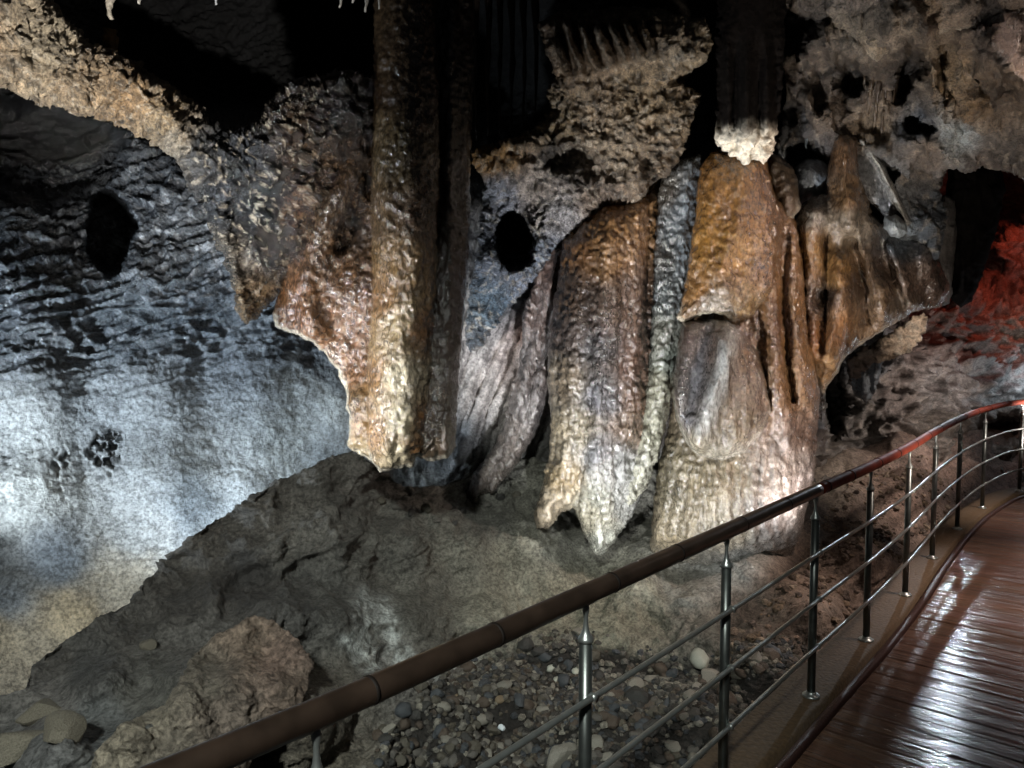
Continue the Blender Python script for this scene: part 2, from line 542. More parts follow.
# ---- railing
m_rail = plain('dark_varnished_wood', '#2b221c', 0.3, var=0.35, scale=14, spec=0.5, bump=0.12)
m_steel = plain('stainless_steel', '#a8aeac', 0.34, metal=0.85, var=0.12, scale=30)
m_dull = plain('dulled_steel', '#676c6a', 0.36, metal=0.88, var=0.2, scale=24)
RZ = 0.925
railing = empty('railing', (*POSTS[5], 0), 'brown handrail on steel posts with three thin bars beside the walkway', 'railing')
HR = 0.0275
m_ring = plain('rail_seam', '#15100d', 0.7, spec=0.2)
m_rail2 = plain('red_lit_wood', '#642a1e', 0.6, var=0.35, scale=14, spec=0.15, bump=0.12)  # red lamp light on the far rail is put into this colour
S_CUT = arc_of(POSTS[4]) + 0.02
V, Fq = tube(off(np.linspace(0.3, S_CUT - .002, 160), 0.0, RZ), HR, 20)
finish('handrail', V, Fq, m_rail, parent=railing)
V, Fq = tube(off(np.linspace(S_CUT + .002, LEN - 0.15, 200), 0.0, RZ), HR * .97, 20)
tag(finish('handrail', V, Fq, m_rail2, parent=railing), 'redder far stretch of the handrail')
js = [arc_of(p) + dlt for p in POSTS for dlt in (0.12, -0.36)]
for sj in js:
    if sj < 0.5 or sj > LEN - .4: continue
    q = np.linspace(sj - 0.004, sj + 0.004, 3)
    V, Fq = tube(off(q, 0.0, RZ), HR + 0.0012, 20)
    tag(finish('joint_ring', V, Fq, m_ring, parent=railing), 'thin seam ring round the handrail')
BARZ = [0.655, 0.445, 0.235]
BO = 0.026
for z in BARZ:
    V, Fq = tube(off(np.linspace(0.3, LEN - .15, 260), BO, z), 0.0085, 10)
    finish('crossbar', V, Fq, m_steel, parent=railing)

def lathe(cx, cy, prof, n=20):
    V = []; Fq = []
    for (r_, z_) in prof:
        for j in range(n):
            a = 2 * math.pi * j / n
            V.append((cx + r_ * math.cos(a), cy + r_ * math.sin(a), z_))
    for k in range(len(prof) - 1):
        for j in range(n):
            a, b2 = k * n + j, k * n + (j + 1) % n
            Fq.append((a, b2, b2 + n, a + n))
    for k in (0, len(prof) - 1):
        ci = len(V); V.append((cx, cy, prof[k][1]))
        for j in range(0, n, 2):
            t3 = (k * n + j, k * n + (j + 1) % n, k * n + (j + 2) % n)
            Fq.append((ci, t3[2], t3[1], t3[0]) if k == 0 else (ci, *t3))
    return np.array(V), np.array(Fq)
for (x, y) in POSTS:
    sa = arc_of((x, y)); p, t, nn = at_arc(sa); x, y = p
    V, Fq = lathe(x, y, [(0.0175, 0.0), (0.0175, 0.800)])
    po = finish('post', V, Fq, m_dull, parent=railing)
    V, Fq = lathe(x, y, [(0.0205, 0.798), (0.0215, 0.803), (0.020, 0.809), (0.013, 0.818), (0.0085, 0.832), (0.006, 0.85), (0.0062, 0.868), (0.009, 0.880), (0.0095, 0.888), (0.007, 0.90)])
    def sub(nm, VF, mt, lab=None):
        ob = finish(nm, VF[0], VF[1], mt)
        ob.parent = po; ob.matrix_parent_inverse = Matrix.Identity(4)
        ob.location = Vector(ob.location) - (Vector(railing.location) + Vector(po.location))
        return ob
    sub('post_cap', (V, Fq), m_steel)
    V, Fq = lathe(x, y, [(0.038, -0.002), (0.038, 0.005), (0.034, 0.009), (0.0225, 0.011), (0.020, 0.02), (0.0178, 0.022)])
    sub('base_flange', (V, Fq), m_steel)
    V, Fq = tube(off(np.linspace(sa - .035, sa + .035, 5), 0.0, RZ - HR - 0.001), 0.005, 8)
    sub('saddle', (V, Fq), m_steel)
    for z in BARZ:
        a0 = np.array([x, y, z]) + np.array([nn[0], nn[1], 0]) * 0.012
        a1 = np.array([x, y, z]) + np.array([nn[0], nn[1], 0]) * 0.036
        V, Fq = tube(np.linspace(a0, a1, 3), 0.0115, 10)
        sub('bar_holder', (V, Fq), m_steel)
# ================================================================== rock materials
m_wall = rock('pale_cave_wall', rough=(0.16, 0.8), bump=0.9, scale=46, var=0.5, spec=0.65, dist=0.025, coat=0.6)
m_crust = rock('encrusted_rock', rough=(0.12, 0.6), bump=1.0, scale=70, var=0.6, spec=0.7, dist=0.03, coat=0.7, tone=0.95)
m_flow = rock('wet_flowstone', rough=(0.10, 0.5), bump=0.6, scale=60, var=0.42, spec=0.9, coat=1.0, tone=0.74, cell=0.6, cscale=34, aniso=(1, 1, 0.62), dist=0.025)
m_matte = rock('matte_dark_rock', rough=(0.7, 0.95), bump=0.6, scale=40, var=0.4, spec=0.08)  # matte so that rock with shade in its colour stays black
m_rock = rock('cave_rock', rough=(0.3, 0.85), bump=0.8, scale=40, var=0.45, spec=0.45)
m_ground = rock('muddy_ground', rough=(0.3, 0.9), bump=1.0, scale=48, var=0.5, spec=0.45, dist=0.03)

def A(P, sx, sy, sz, off_=0.0):
    return P * np.array([sx, sy, sz]) + off_

# ================================================================== wall_back: the pale wall on the left and the rock behind the hanging formations
def d_back(c):
    px, py = c['px'], c['py']
    d = idw(px, py, [
        (-250, 640, 4.9), (-250, 300, 5.1), (-250, 60, 5.4), (-120, 500, 5.1), (0, 640, 4.9), (0, 520, 5.1), (0, 400, 5.3), (0, 300, 5.5), (0, 215, 5.8),
        (60, 640, 5.0), (150, 600, 5.2), (150, 500, 5.4), (150, 400, 5.6), (150, 300, 5.8), (240, 520, 5.75), (240, 400, 5.85), (250, 330, 6.0),
        (330, 420, 6.1), (330, 500, 6.1), (330, 330, 6.3), (60, 150, 6.4), (110, 150, 6.5), (180, 220, 6.15), (20, 120, 6.2),
        (0, 0, 7.5), (150, 20, 11), (250, 40, 11), (330, 20, 11), (420, 30, 10), (420, 200, 7.0), (420, 350, 6.8), (480, 330, 6.75), (480, 420, 6.7), (430, 480, 6.6),
        (510, 240, 7.0), (520, 480, 6.9), (520, 540, 6.9), (600, 300, 7.1), (600, 500, 7.0), (620, 60, 7.4), (700, 300, 7.2), (700, 500, 7.2),
        (740, 60, 8.0), (800, 300, 7.6), (800, 450, 7.9), (860, 300, 8.3), (860, 450, 8.8), (900, 60, 7.8), (300, 650, 6.2), (500, 650, 6.7), (800, 650, 8),
        (0, -160, 7.5), (200, -160, 10), (400, -160, 10), (800, -160, 8)], 2.2, 2600)
    # the deep pockets under the overhang at the left
    q = np.stack([px * .02, py * .02, px * 0], -1)
    wx = px + 14 * fbm(q, 3, 3); wy = py + 14 * fbm(q, 3, 4)
    e = ((wx - 107) / 21) ** 2 + ((wy - 231) / 38) ** 2
    d = d + 1.7 * sm(1.5, 0.7, e)
    e = ((wx - 40) / 75) ** 2 + ((wy - 150) / 50) ** 2
    d = d + 0.4 * sm(1.6, 0.5, e)
    # hollow in the middle, left of the columns
    e = ((wx - 515) / 15) ** 2 + ((wy - 236) / 24) ** 2
    d = d + 1.2 * sm(1.5, 0.7, e)
    # flowing folds below it
    f = np.sin((px + 0.45 * (py - 250)) * 0.30 + 3 * fbm(q, 2, 9)) + .5 * np.sin((px + 0.4 * (py - 250)) * 0.71 + 3 * fbm(q, 2, 8))
    d = d - 0.035 * f * sm(440, 470, px) * sm(560, 540, px) * sm(240, 300, py) * sm(520, 470, py)
    # small hollow with stones in the pale wall
    chips = sm(-.05, .3, fbm(q * 6, 4, 15, .6))
    e = ((wx - 106) / 15) ** 2 + ((wy - 450) / 24) ** 2
    d = d + 0.10 * sm(1.4, 0.4, e) * chips
    e = ((wx - 62) / 9) ** 2 + ((wy - 465) / 16) ** 2
    d = d + 0.07 * sm(1.3, 0.5, e) * chips
    e = ((wx - 5) / 20) ** 2 + ((wy - 541) / 6) ** 2
    d = d + 0.06 * sm(1.3, 0.5, e)
    return d

def rough_up(c):
    """how broken the left wall is: ragged above, worn smooth below"""
    q = np.stack([c['px'] * .012, c['py'] * .012, c['px'] * 0], -1)
    y = c['py'] + 40 * fbm(q, 3, 21) + 0.12 * c['px']
    return sm(440, 330, y)

def h_back(c):
    P, px, py = c['P'], c['px'], c['py']
    u = rough_up(c)
    # scalloped ridges tilted up to the right
    ca, sa = math.cos(0.35), math.sin(0.35)
    Q = np.stack([(P[:, 0] * ca + P[:, 2] * sa) * 3.2, P[:, 1] * 3.0, (P[:, 2] * ca - P[:, 0] * sa) * 9.0], -1)
    Q = Q + 0.35 * np.stack([fbm(P * 2.5, 2, 31), fbm(P * 2.5, 2, 32), fbm(P * 2.5, 2, 33)], -1)
    r1 = ridged(Q * 1.15, 4, 35, 0.55) - 0.4
    left = sm(420, 330, px)
    h = left * u * 0.11 * r1
    Q3 = Q * 2.6 + 5
    h = h + left * (0.012 + 0.03 * u) * (ridged(Q3, 4, 36, 0.6) - .4)
    h = h + (0.03 + 0.03 * u) * fbm(P * 2.2, 3, 40)
    h = h + 0.026 * fbm(P * 7, 5, 44, 0.62) + 0.014 * fbm(P * 24, 3, 45, .6)
    cr = np.abs(fbm(np.stack([P[:, 0] * 3, P[:, 1] * 3, P[:, 2] * 7 - P[:, 0] * 3], -1), 3, 47))
    h = h - 0.022 * sm(0.035, 0.0, cr) * left * (1 - u) * sm(0, .25, fbm(P * 1.6, 2, 48))
    h = h + 0.05 * ridged(P * np.array([4, 3, 3.0]), 3, 49) * (1 - left)
    return h

def c_back(c):
    P, px, py, h = c['P'], c['px'], c['py'], c['h']
    u = rough_up(c)
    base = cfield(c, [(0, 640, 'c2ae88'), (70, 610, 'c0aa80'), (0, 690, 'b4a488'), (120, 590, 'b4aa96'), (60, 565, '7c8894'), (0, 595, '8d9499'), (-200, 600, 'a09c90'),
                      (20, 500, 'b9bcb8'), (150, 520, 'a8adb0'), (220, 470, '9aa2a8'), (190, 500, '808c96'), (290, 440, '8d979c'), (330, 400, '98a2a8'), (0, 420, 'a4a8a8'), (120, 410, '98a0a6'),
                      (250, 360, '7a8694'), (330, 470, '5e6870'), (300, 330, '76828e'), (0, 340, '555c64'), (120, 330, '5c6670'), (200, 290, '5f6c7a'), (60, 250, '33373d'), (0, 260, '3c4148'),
                      (150, 200, '4a5058'), (110, 175, '50555c'), (185, 230, '4c525a'), (40, 150, '161618'), (100, 130, '161617'), (0, 0, '191512'), (200, 30, '0c0a0a'), (420, 60, '0c0a09'), (510, 80, '0a0908'), (480, 120, '0a0908'), (300, 60, '0b0a09'), (100, 40, '0a0908'), (150, 70, '0a0908'), (60, 10, '0a0908'), (420, 250, '1c1614'),  # near-black points put the shade of unlit hollows into the colour
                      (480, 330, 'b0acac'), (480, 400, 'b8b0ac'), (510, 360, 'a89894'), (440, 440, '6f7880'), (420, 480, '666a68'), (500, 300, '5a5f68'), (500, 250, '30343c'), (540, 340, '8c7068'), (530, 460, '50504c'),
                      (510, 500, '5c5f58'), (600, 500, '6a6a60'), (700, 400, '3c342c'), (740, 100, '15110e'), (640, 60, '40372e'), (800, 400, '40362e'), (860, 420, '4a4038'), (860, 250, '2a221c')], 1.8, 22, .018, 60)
    n = fbm(P * 5, 4, 61)
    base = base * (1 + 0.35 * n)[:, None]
    # pale limy veins and specks on the dark ragged rock
    v = ridged(P * np.array([5, 4, 9.]), 4, 63, 0.6)
    k = u * sm(0.50, 0.72, v) * sm(420, 350, px) * sm(150, 235, py)
    base = base * (1 - k[:, None]) + k[:, None] * lin('a2acb8') * (0.8 + 0.5 * n)[:, None]
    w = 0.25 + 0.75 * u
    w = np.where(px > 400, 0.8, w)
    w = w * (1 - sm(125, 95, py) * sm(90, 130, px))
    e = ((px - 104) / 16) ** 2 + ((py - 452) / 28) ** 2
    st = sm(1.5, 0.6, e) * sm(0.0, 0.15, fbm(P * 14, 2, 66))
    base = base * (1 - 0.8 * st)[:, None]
    return np.concatenate([base, w[:, None]], 1)
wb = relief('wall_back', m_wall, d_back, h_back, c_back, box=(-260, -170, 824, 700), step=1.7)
tag(wb, 'pale blue-grey cave wall with a ragged dark upper half and black hollows', kind='structure')

# ================================================================== wall_right: the far wall under the red light
def d_right(c):
    px, py = c['px'], c['py']
    d = idw(px, py, [(790, 430, 7.9), (800, 300, 8.4), (820, 520, 7.6), (850, 400, 9.1), (900, 350, 9.2), (900, 430, 9.0), (960, 400, 9.4), (960, 320, 9.7), (1024, 400, 9.5), (1024, 330, 9.8), (1010, 250, 10.6),
                      (960, 240, 12.5), (980, 200, 12.5), (900, 250, 10), (850, 200, 9.5), (1060, 200, 10.3), (1300, 400, 8.5), (1300, 200, 9), (900, 520, 8.6), (1024, 480, 9.2), (1300, 560, 8.4), (900, 100, 10), (1100, 100, 11)], 1.7, 200)
    q = np.stack([px * .02, py * .02, px * 0], -1)
    wx = px + 12 * fbm(q, 3, 13); wy = py + 12 * fbm(q, 3, 14)
    e = ((wx - 831) / 12) ** 2 + ((wy - 395) / 45) ** 2
    d = d + 0.6 * sm(1.6, 0.5, e)
    e = ((wx - 845) / 10) ** 2 + ((wy - 468) / 8) ** 2
    d = d + 0.35 * sm(1.5, 0.5, e)
    # a dark undercut at the foot of the wall
    l, t, s_ = seg_dist(px, py, [(985, 432), (1040, 424), (1120, 425), (1300, 430)])
    d = d + 0.5 * sm(16, 4, l)
    d = d - 0.25 * sm(440, 520, py)
    return d
def h_right(c):
    P, px, py = c['P'], c['px'], c['py']
    h = 0.2 * fbm(P * 1.3, 4, 71) + 0.26 * (ridged(P * np.array([2.2, 2, 3.0]), 4, 72) - .4)
    w1, w2, _ = worley(P * np.array([3.2, 3.2, 4.2]), 73)
    h = h + 0.12 * (0.6 - w1) * sm(390, 330, py)
    h = h + 0.17 * (ridged(P * np.array([5, 5, 6.5]), 5, 76, .66) - .4) + 0.05 * fbm(P * 9, 5, 75, .62)
    return h
def c_right(c):
    P = c['P']
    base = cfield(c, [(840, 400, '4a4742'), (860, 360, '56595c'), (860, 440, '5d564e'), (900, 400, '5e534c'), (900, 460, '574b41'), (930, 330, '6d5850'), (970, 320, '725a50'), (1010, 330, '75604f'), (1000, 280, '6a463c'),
                      (1010, 225, '94604e'), (960, 390, '77716e'), (1000, 380, '8a8c8c'), (1024, 370, '94999a'), (940, 430, '544a40'), (1000, 440, '4a4036'), (950, 240, '1a1412'), (1100, 350, '7a7068'), (1200, 400, '6a6058')], 1.8, 16, .02, 80)  # pale lower patch and red upper tones carry lamplight in the colour
    n = fbm(P * 3, 5, 81, .6)
    sp = sm(0.12, 0.35, fbm(P * 7, 4, 83, .65))
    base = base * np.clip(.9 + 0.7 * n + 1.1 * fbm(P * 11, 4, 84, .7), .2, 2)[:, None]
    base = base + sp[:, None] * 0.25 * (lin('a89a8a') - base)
    return np.concatenate([base, np.full((len(P), 1), 0.4)], 1)
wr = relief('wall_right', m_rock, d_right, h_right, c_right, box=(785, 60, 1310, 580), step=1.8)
tag(wr, 'rough brown far wall at right, red-lit above and pale below', kind='structure')

# ================================================================== ceiling: upper right rock mass
def jd(c):
    px, py = c['px'], c['py']
    d = idw(px, py, [(790, 0, 5.9), (800, 100, 6.3), (800, 180, 6.6), (855, 40, 5.6), (855, 120, 6.3), (860, 200, 6.5), (900, 20, 5.3), (905, 120, 6.2), (930, 200, 6.6), (960, 100, 5.8), (960, 160, 6.3),
                      (1024, 60, 5.2), (1024, 170, 5.9), (1100, 100, 4.9), (1100, -100, 4.6), (800, -100, 5.4), (1250, 100, 4.4)], 1.7, 200)
    q = np.stack([px * .025, py * .025, px * 0], -1)
    wx = px + 26 * fbm(q, 4, 113, .6); wy = py + 26 * fbm(q, 4, 114, .6)
    lx = px + 7 * fbm(q, 3, 115); ly = py + 7 * fbm(q, 3, 116)
    for (x, y, a, b2, dd) in ((852, 82, 15, 18, .32), (906, 75, 9, 32, .38), (797, 35, 12, 20, .25), (918, 127, 14, 6, .3), (800, 170, 20, 22, .45), (880, 195, 15, 35, .4), (955, 180, 10, 10, .4)):
        e = ((wx - x) / a) ** 2 + ((wy - y) / b2) ** 2
        d = d + dd * sm(1.5, 0.5, e)
    # lip running across the top, and ribs hanging below it
    for line, amp, w in (([(786, 50), (800, 90), (826, 128), (850, 145), (880, 152)], .16, 11), ([(806, 40), (815, 80), (806, 100)], .12, 8),
                         ([(822, 30), (836, 70), (828, 112)], .14, 9), ([(925, 40), (935, 100), (945, 165)], .18, 13), ([(958, 40), (965, 90), (985, 130)], .12, 14),
                         ([(975, 30), (1000, 60), (1030, 92)], .2, 14), ([(1024, 5), (1000, 20), (985, 60)], .12, 12), ([(905, 140), (930, 150), (960, 160)], .12, 9)):
        l, t, s_ = seg_dist(lx, ly, line)
        d = d - amp * np.exp(-(l / w) ** 2)
    for line, amp, w in (([(832, 62), (860, 74), (880, 76), (905, 62), (940, 50)], .18, 14), ([(842, 50), (846, 110)], .12, 4), ([(952, 90), (960, 130)], .10, 3.5), ([(812, 60), (818, 110)], .10, 4), ([(940, 60), (948, 120)], .1, 4), ([(985, 50), (1010, 90)], .12, 5)):
        l, t, s_ = seg_dist(lx, ly, line)
        d = d + amp * np.exp(-(l / w) ** 2)
    return d
def jh(c):
    P = c['P']
    W = 0.08 * np.stack([fbm(P * 4, 2, 125), fbm(P * 4, 2, 126), fbm(P * 4, 2, 127)], -1)
    Q = P + W
    h = 0.09 * fbm(P * 2.2, 4, 121, .6) + 0.10 * (ridged(A(Q, 6, 5, 1.8), 5, 122, .6) - .4)
    h = h + 0.03 * fbm(A(Q, 13, 13, 7), 4, 123, .6)
    w1, w2, _ = worley(Q * 15, 124)
    h = h + 0.03 * (0.55 - w1) * sm(940, 990, c['px'] + 0.5 * (c['py'] - 100))
    return h
def jc(c):
    P = c['P']
    base = cfield(c, [(800, 20, '4a4440'), (800, 80, '4f4338'), (830, 110, '6f5f50'), (860, 30, '7c7062'), (900, 10, '8a7a6a'), (880, 100, '645444'), (870, 130, '7a6852'), (905, 80, '2c241e'), (852, 82, '2a241f'),  # dark of the two hollows is shade put into the colour
                      (950, 80, '7d674c'), (975, 110, '7f6444'), (930, 150, '6f5f50'), (1000, 40, '5c5048'), (1024, 150, '4d443c'), (985, 160, '5a4e44'), (1000, 100, '5a4a3a'), (800, 170, '5c646c'), (815, 185, '8c98a4'), (790, 130, '3a3a3c'),
                      (870, 170, '5a5c5e'), (890, 190, '6a6c6e'), (900, 225, '626a70'), (845, 180, '6f5238'), (958, 136, '9aa2a4'), (915, 130, '50545a'), (930, 215, '3c444c'), (945, 240, '30363c')], 1.9, 10, .03, 90)
    n = fbm(P * 4, 5, 91, .6)
    n2 = fbm(P * 15, 4, 94, .7)
    base = base * np.clip(0.85 + 0.7 * n + 0.9 * n2, .15, 2.2)[:, None]
    k = sm(0.62, 0.8, ridged(P * 6, 3, 93))
    base = base + 0.3 * k[:, None] * (lin('b5a48e') - base)
    blue = np.exp(-((c['px'] - 812) / 25) ** 2 - ((c['py'] - 175) / 30) ** 2) + np.exp(-((c['px'] - 880) / 22) ** 2 - ((c['py'] - 200) / 40) ** 2)
    return np.concatenate([base, (0.35 + 0.5 * np.clip(blue, 0, 1))[:, None]], 1)
J = [(783, -120), (1310, -120), (1310, 260), (1150, 205), (1024, 178), (1005, 172), (985, 166), (965, 172), (948, 168), (941, 190), (945, 225), (938, 262), (925, 248), (900, 244), (878, 235), (862, 190), (848, 145), (834, 146),
     (833, 188), (822, 196), (800, 208), (788, 216), (774, 208), (768, 168), (774, 140), (786, 100), (784, 40)]
cj = relief('ceiling', m_crust, jd, jh, jc, J, sat=0.95, step=1.6, T=0.3, R=45, back=0.5, edge=(3.0, .08), seed=5)
tag(cj, 'brown broken cave ceiling rock with hollows above the red tunnel', kind='structure')

def crusty(P, seed, sc):
    W = 0.06 * np.stack([fbm(P * 6, 2, seed + 1), fbm(P * 6, 2, seed + 2), fbm(P * 6, 2, seed + 3)], -1)
    Q = P + W
    h = 0.06 * fbm(P * 2.6, 3, seed + 4, .6)
    h = h + 0.075 * (ridged(Q * np.array(sc), 5, seed + 5, .7) - .4)
    m = .35 + 1.3 * sm(-.25, .3, fbm(P * 3.2, 3, seed + 8))
    h = h + 0.05 * m * (ridged(Q * np.array([15, 15, 11]), 4, seed + 6, .7) - .4)
    h = h + 0.05 * (2 - m) * fbm(Q * np.array([9, 9, 7]), 3, seed + 9, .6)
    return h + 0.03 * fbm(Q * 26, 3, seed + 7, .7)

# ================================================================== hanging band of crust from the upper left down to a drip point
BAND = [(-260, -150), (20, -40), (48, -8), (62, 14), (92, 44), (132, 60), (165, 82), (200, 106), (224, 128), (258, 120), (275, 92), (300, 78), (345, 70), (374, 80), (378, 200), (372, 240), (330, 262), (300, 270),
        (284, 285), (272, 300), (262, 316), (246, 327), (238, 316), (234, 296), (226, 270), (216, 240), (204, 214), (190, 186), (178, 162), (160, 146), (132, 131), (98, 118), (62, 109), (28, 98), (0, 86), (-80, 62), (-260, 20)]
def bd(c):
    px, py = c['px'], c['py']
    d = idw(px, py, [(-250, -60, 3.6), (0, 40, 4.3), (60, 60, 4.45), (130, 95, 4.7), (200, 150, 5.0), (245, 300, 5.3), (300, 180, 5.15), (350, 100, 5.15), (350, 220, 5.3), (280, 250, 5.25)], 1.7, 200)
    q = np.stack([px * .02, py * .02, px * 0], -1)
    wx = px + 8 * fbm(q, 3, 213); wy = py + 8 * fbm(q, 3, 214)
    for line, amp, w in (([(215, 215), (232, 262), (246, 322)], .14, 7), ([(290, 130), (268, 190), (250, 250)], .10, 12), ([(345, 110), (310, 175), (290, 230)], .10, 14), ([(130, 75), (170, 120), (205, 180)], .08, 12)):
        l, t, s_ = seg_dist(wx, wy, line)
        d = d - amp * np.exp(-(l / w) ** 2)
    return d
def bh(c):
    P = c['P']
    return crusty(P, 220, (8, 8, 6))
def bc(c):
    P = c['P']
    base = cfield(c, [(0, 50, 'b09a7c'), (50, 40, 'b8a88c'), (90, 80, 'ac9474'), (130, 100, 'a0815a'), (-200, 0, '9a8a70'), (165, 115, 'a8906c'), (180, 140, 'a99a84'), (200, 150, '50545a'), (240, 150, '565c66'), (230, 200, '4a505a'),
                      (260, 210, '2c3038'), (225, 260, '8a8074'), (245, 310, 'a8875c'), (270, 240, '463a30'), (300, 140, '54402c'), (300, 220, '6a4e30'), (330, 110, '2e241c'), (345, 180, '5a432a'), (350, 90, '1e1814'), (310, 90, '2a221c')], 1.9, 14, .03, 95)
    n = fbm(P * 6, 5, 226, .65)
    n2 = fbm(P * 17, 4, 228, .7)
    base = base * np.clip(0.78 + 0.6 * n + 1.5 * n2, .12, 2.2)[:, None]
    v = sm(0.55, 0.75, ridged(P * np.array([14, 12, 9.]), 4, 227, .65))
    base = base + (0.7 * v)[:, None] * (lin('c4b8a4') - base) * sm(360, 250, c['px'])[:, None]
    base = base * (1 - 0.45 * sm(165, 215, c['px']) * sm(.62, .5, ridged(P * np.array([14, 12, 9.]), 4, 227, .65)))[:, None]
    w = 0.35 + 0.5 * sm(170, 220, c['px'])
    return np.concatenate([base, w[:, None]], 1)
band = relief('crust_overhang', m_crust, bd, bh, bc, BAND, sat=0.9, step=1.5, T=0.25, R=34, back=0.3, edge=(3.5, .1), seed=11)
tag(band, 'long crusted rock overhang, tan at upper left, narrowing to a hanging point', 'rock overhang')

# ================================================================== big flowstone curtain
curt = empty('flowstone_curtain', tuple(pt(400, 470, 4.95)), 'largest brown flowstone curtain, hanging left of the dark hollow with a broad lit fold', 'flowstone')
def hf(c):       # ripples and beads of wet flowstone
    P = c['P']
    w1, w2, _ = worley(A(P, 17, 17, 11) + 0.35 * np.stack([pn(P * 9, 1), pn(P * 9, 2), pn(P * 9, 3)], -1), 301)
    h = 0.03 * (0.62 - w1)
    h = h + 0.03 * fbm(A(P, 7, 7, 1.4), 3, 302) + 0.02 * fbm(P * 26, 3, 303)
    return h
DR = [(374, 120), (366, 133), (352, 150), (335, 168), (318, 190), (303, 222), (290, 255), (280, 288), (272, 314), (274, 327), (300, 336), (324, 352), (338, 370), (346, 396), (350, 422), (348, 446), (362, 456), (378, 464), (392, 466), (392, 120)]
def dd_(c):
    px, py = c['px'], c['py']
    d = idw(px, py, [(350, 150, 5.2), (300, 250, 5.2), (280, 310, 5.25), (360, 300, 5.02), (330, 330, 5.12), (365, 440, 4.92), (350, 200, 5.15)], 1.6, 200)
    l, t, s_ = seg_dist(px, py, [(371, 178), (361, 205), (344, 240), (331, 262)])
    d = d + 0.42 * np.exp(-(l / 6) ** 2) * sm(0.95, 0.6, t)
    l, t, s_ = seg_dist(px, py, [(352, 160), (325, 215), (302, 290), (310, 330)])
    d = d - 0.14 * np.exp(-(l / 15) ** 2)
    return d
def dc(c):
    P = c['P']
    base = cfield(c, [(290, 300, '8a5a2c'), (320, 250, '7a5836'), (340, 200, '6c543a'), (330, 330, '8c5c2c'), (355, 280, '7a5430'), (350, 360, '8a5e34'), (365, 420, '94703e'), (375, 455, 'b09a70'), (350, 240, '5e4a38'), (360, 150, '5a4630')], 1.8, 12, .03, 97)
    n = fbm(A(P, 7, 7, 3), 4, 311, .6)
    base = base * np.clip(.62 + 0.4 * n + .6 * fbm(P * 24, 4, 314, .7), .25, 1.8)[:, None]
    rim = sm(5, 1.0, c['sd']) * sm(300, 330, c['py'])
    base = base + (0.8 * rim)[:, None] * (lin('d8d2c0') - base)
    return np.concatenate([base, np.full((len(P), 1), .75)], 1)
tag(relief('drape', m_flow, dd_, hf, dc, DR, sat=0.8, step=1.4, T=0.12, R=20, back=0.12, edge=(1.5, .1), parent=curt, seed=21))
F2 = [(424, -50), (436, -60), (476, -60), (472, 120), (470, 200), (467, 270), (462, 330), (458, 385), (456, 425), (455, 446), (447, 458), (432, 462), (420, 459), (413, 452), (420, 380), (424, 250)]
def d2(c):
    px, py = c['px'], c['py']
    d = np.full(len(px), 5.12) - 0.0009 * (py - 250) + (px - 440) * 0.0025
    d = d - 0.06 * np.exp(-((px - (449 + (250 - py) * .01)) / 6) ** 2)
    return d
def c2(c):
    P = c['P']
    base = cfield(c, [(440, 100, '2e241a'), (440, 300, '38291a'), (450, 200, '3c2e1e'), (455, 400, '483826'), (430, 440, '4c3c2a'), (468, 200, '3e322a')], 1.8, 10, .03, 98)
    base = base * (1 + 0.45 * fbm(A(P, 9, 9, 3), 4, 312, .6))[:, None]
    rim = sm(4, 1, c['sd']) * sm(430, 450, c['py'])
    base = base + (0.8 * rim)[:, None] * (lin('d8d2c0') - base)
    return np.concatenate([base, np.full((len(P), 1), .7)], 1)
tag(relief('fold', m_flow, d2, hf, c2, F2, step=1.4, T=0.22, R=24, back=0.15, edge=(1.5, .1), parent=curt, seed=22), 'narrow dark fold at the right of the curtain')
F1 = [(376, -60), (373, 90), (373, 130), (371, 200), (372, 280), (368, 340), (366, 400), (366, 445), (370, 460), (380, 471), (392, 470), (404, 466), (414, 466), (416, 458), (424, 456), (428, 440), (432, 380), (438, 280), (440, 180), (440, 90), (438, -60)]
def d1(c):
    return 4.98 - 0.0004 * (c['py'] - 250) + 0.0011 * np.maximum(150 - c['py'], 0)
def c1(c):
    P = c['P']
    base = cfield(c, [(390, 90, '4f3c26'), (420, 90, '4a3826'), (390, 150, '6d5836'), (385, 220, '70583a'), (420, 220, '5e4630'), (400, 260, '7f6238'), (380, 300, '7e5c32'), (400, 320, '94805a'), (398, 380, 'aca288'), (402, 420, 'aca286'), (375, 380, '84602f'), (375, 430, '8a683a'),
                      (425, 330, '704c28'), (425, 420, '6e4a24'), (400, 462, 'b0a488'), (420, 450, '785024')], 1.8, 12, .03, 99)
    n = fbm(A(P, 9, 9, 4), 4, 313, .6)
    base = base * np.clip(.92 + 0.4 * n + .8 * fbm(P * 22, 4, 315, .7), .25, 1.8)[:, None]
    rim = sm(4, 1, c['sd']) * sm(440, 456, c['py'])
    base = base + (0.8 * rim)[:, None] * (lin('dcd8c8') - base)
    return np.concatenate([base, np.full((len(P), 1), .75)], 1)
tag(relief('fold', m_flow, d1, hf, c1, F1, sat=.82, step=1.3, T=0.34, R=34, back=0.15, edge=(1.3, .1), parent=curt, seed=23), 'broad pale fold in the middle of the curtain')

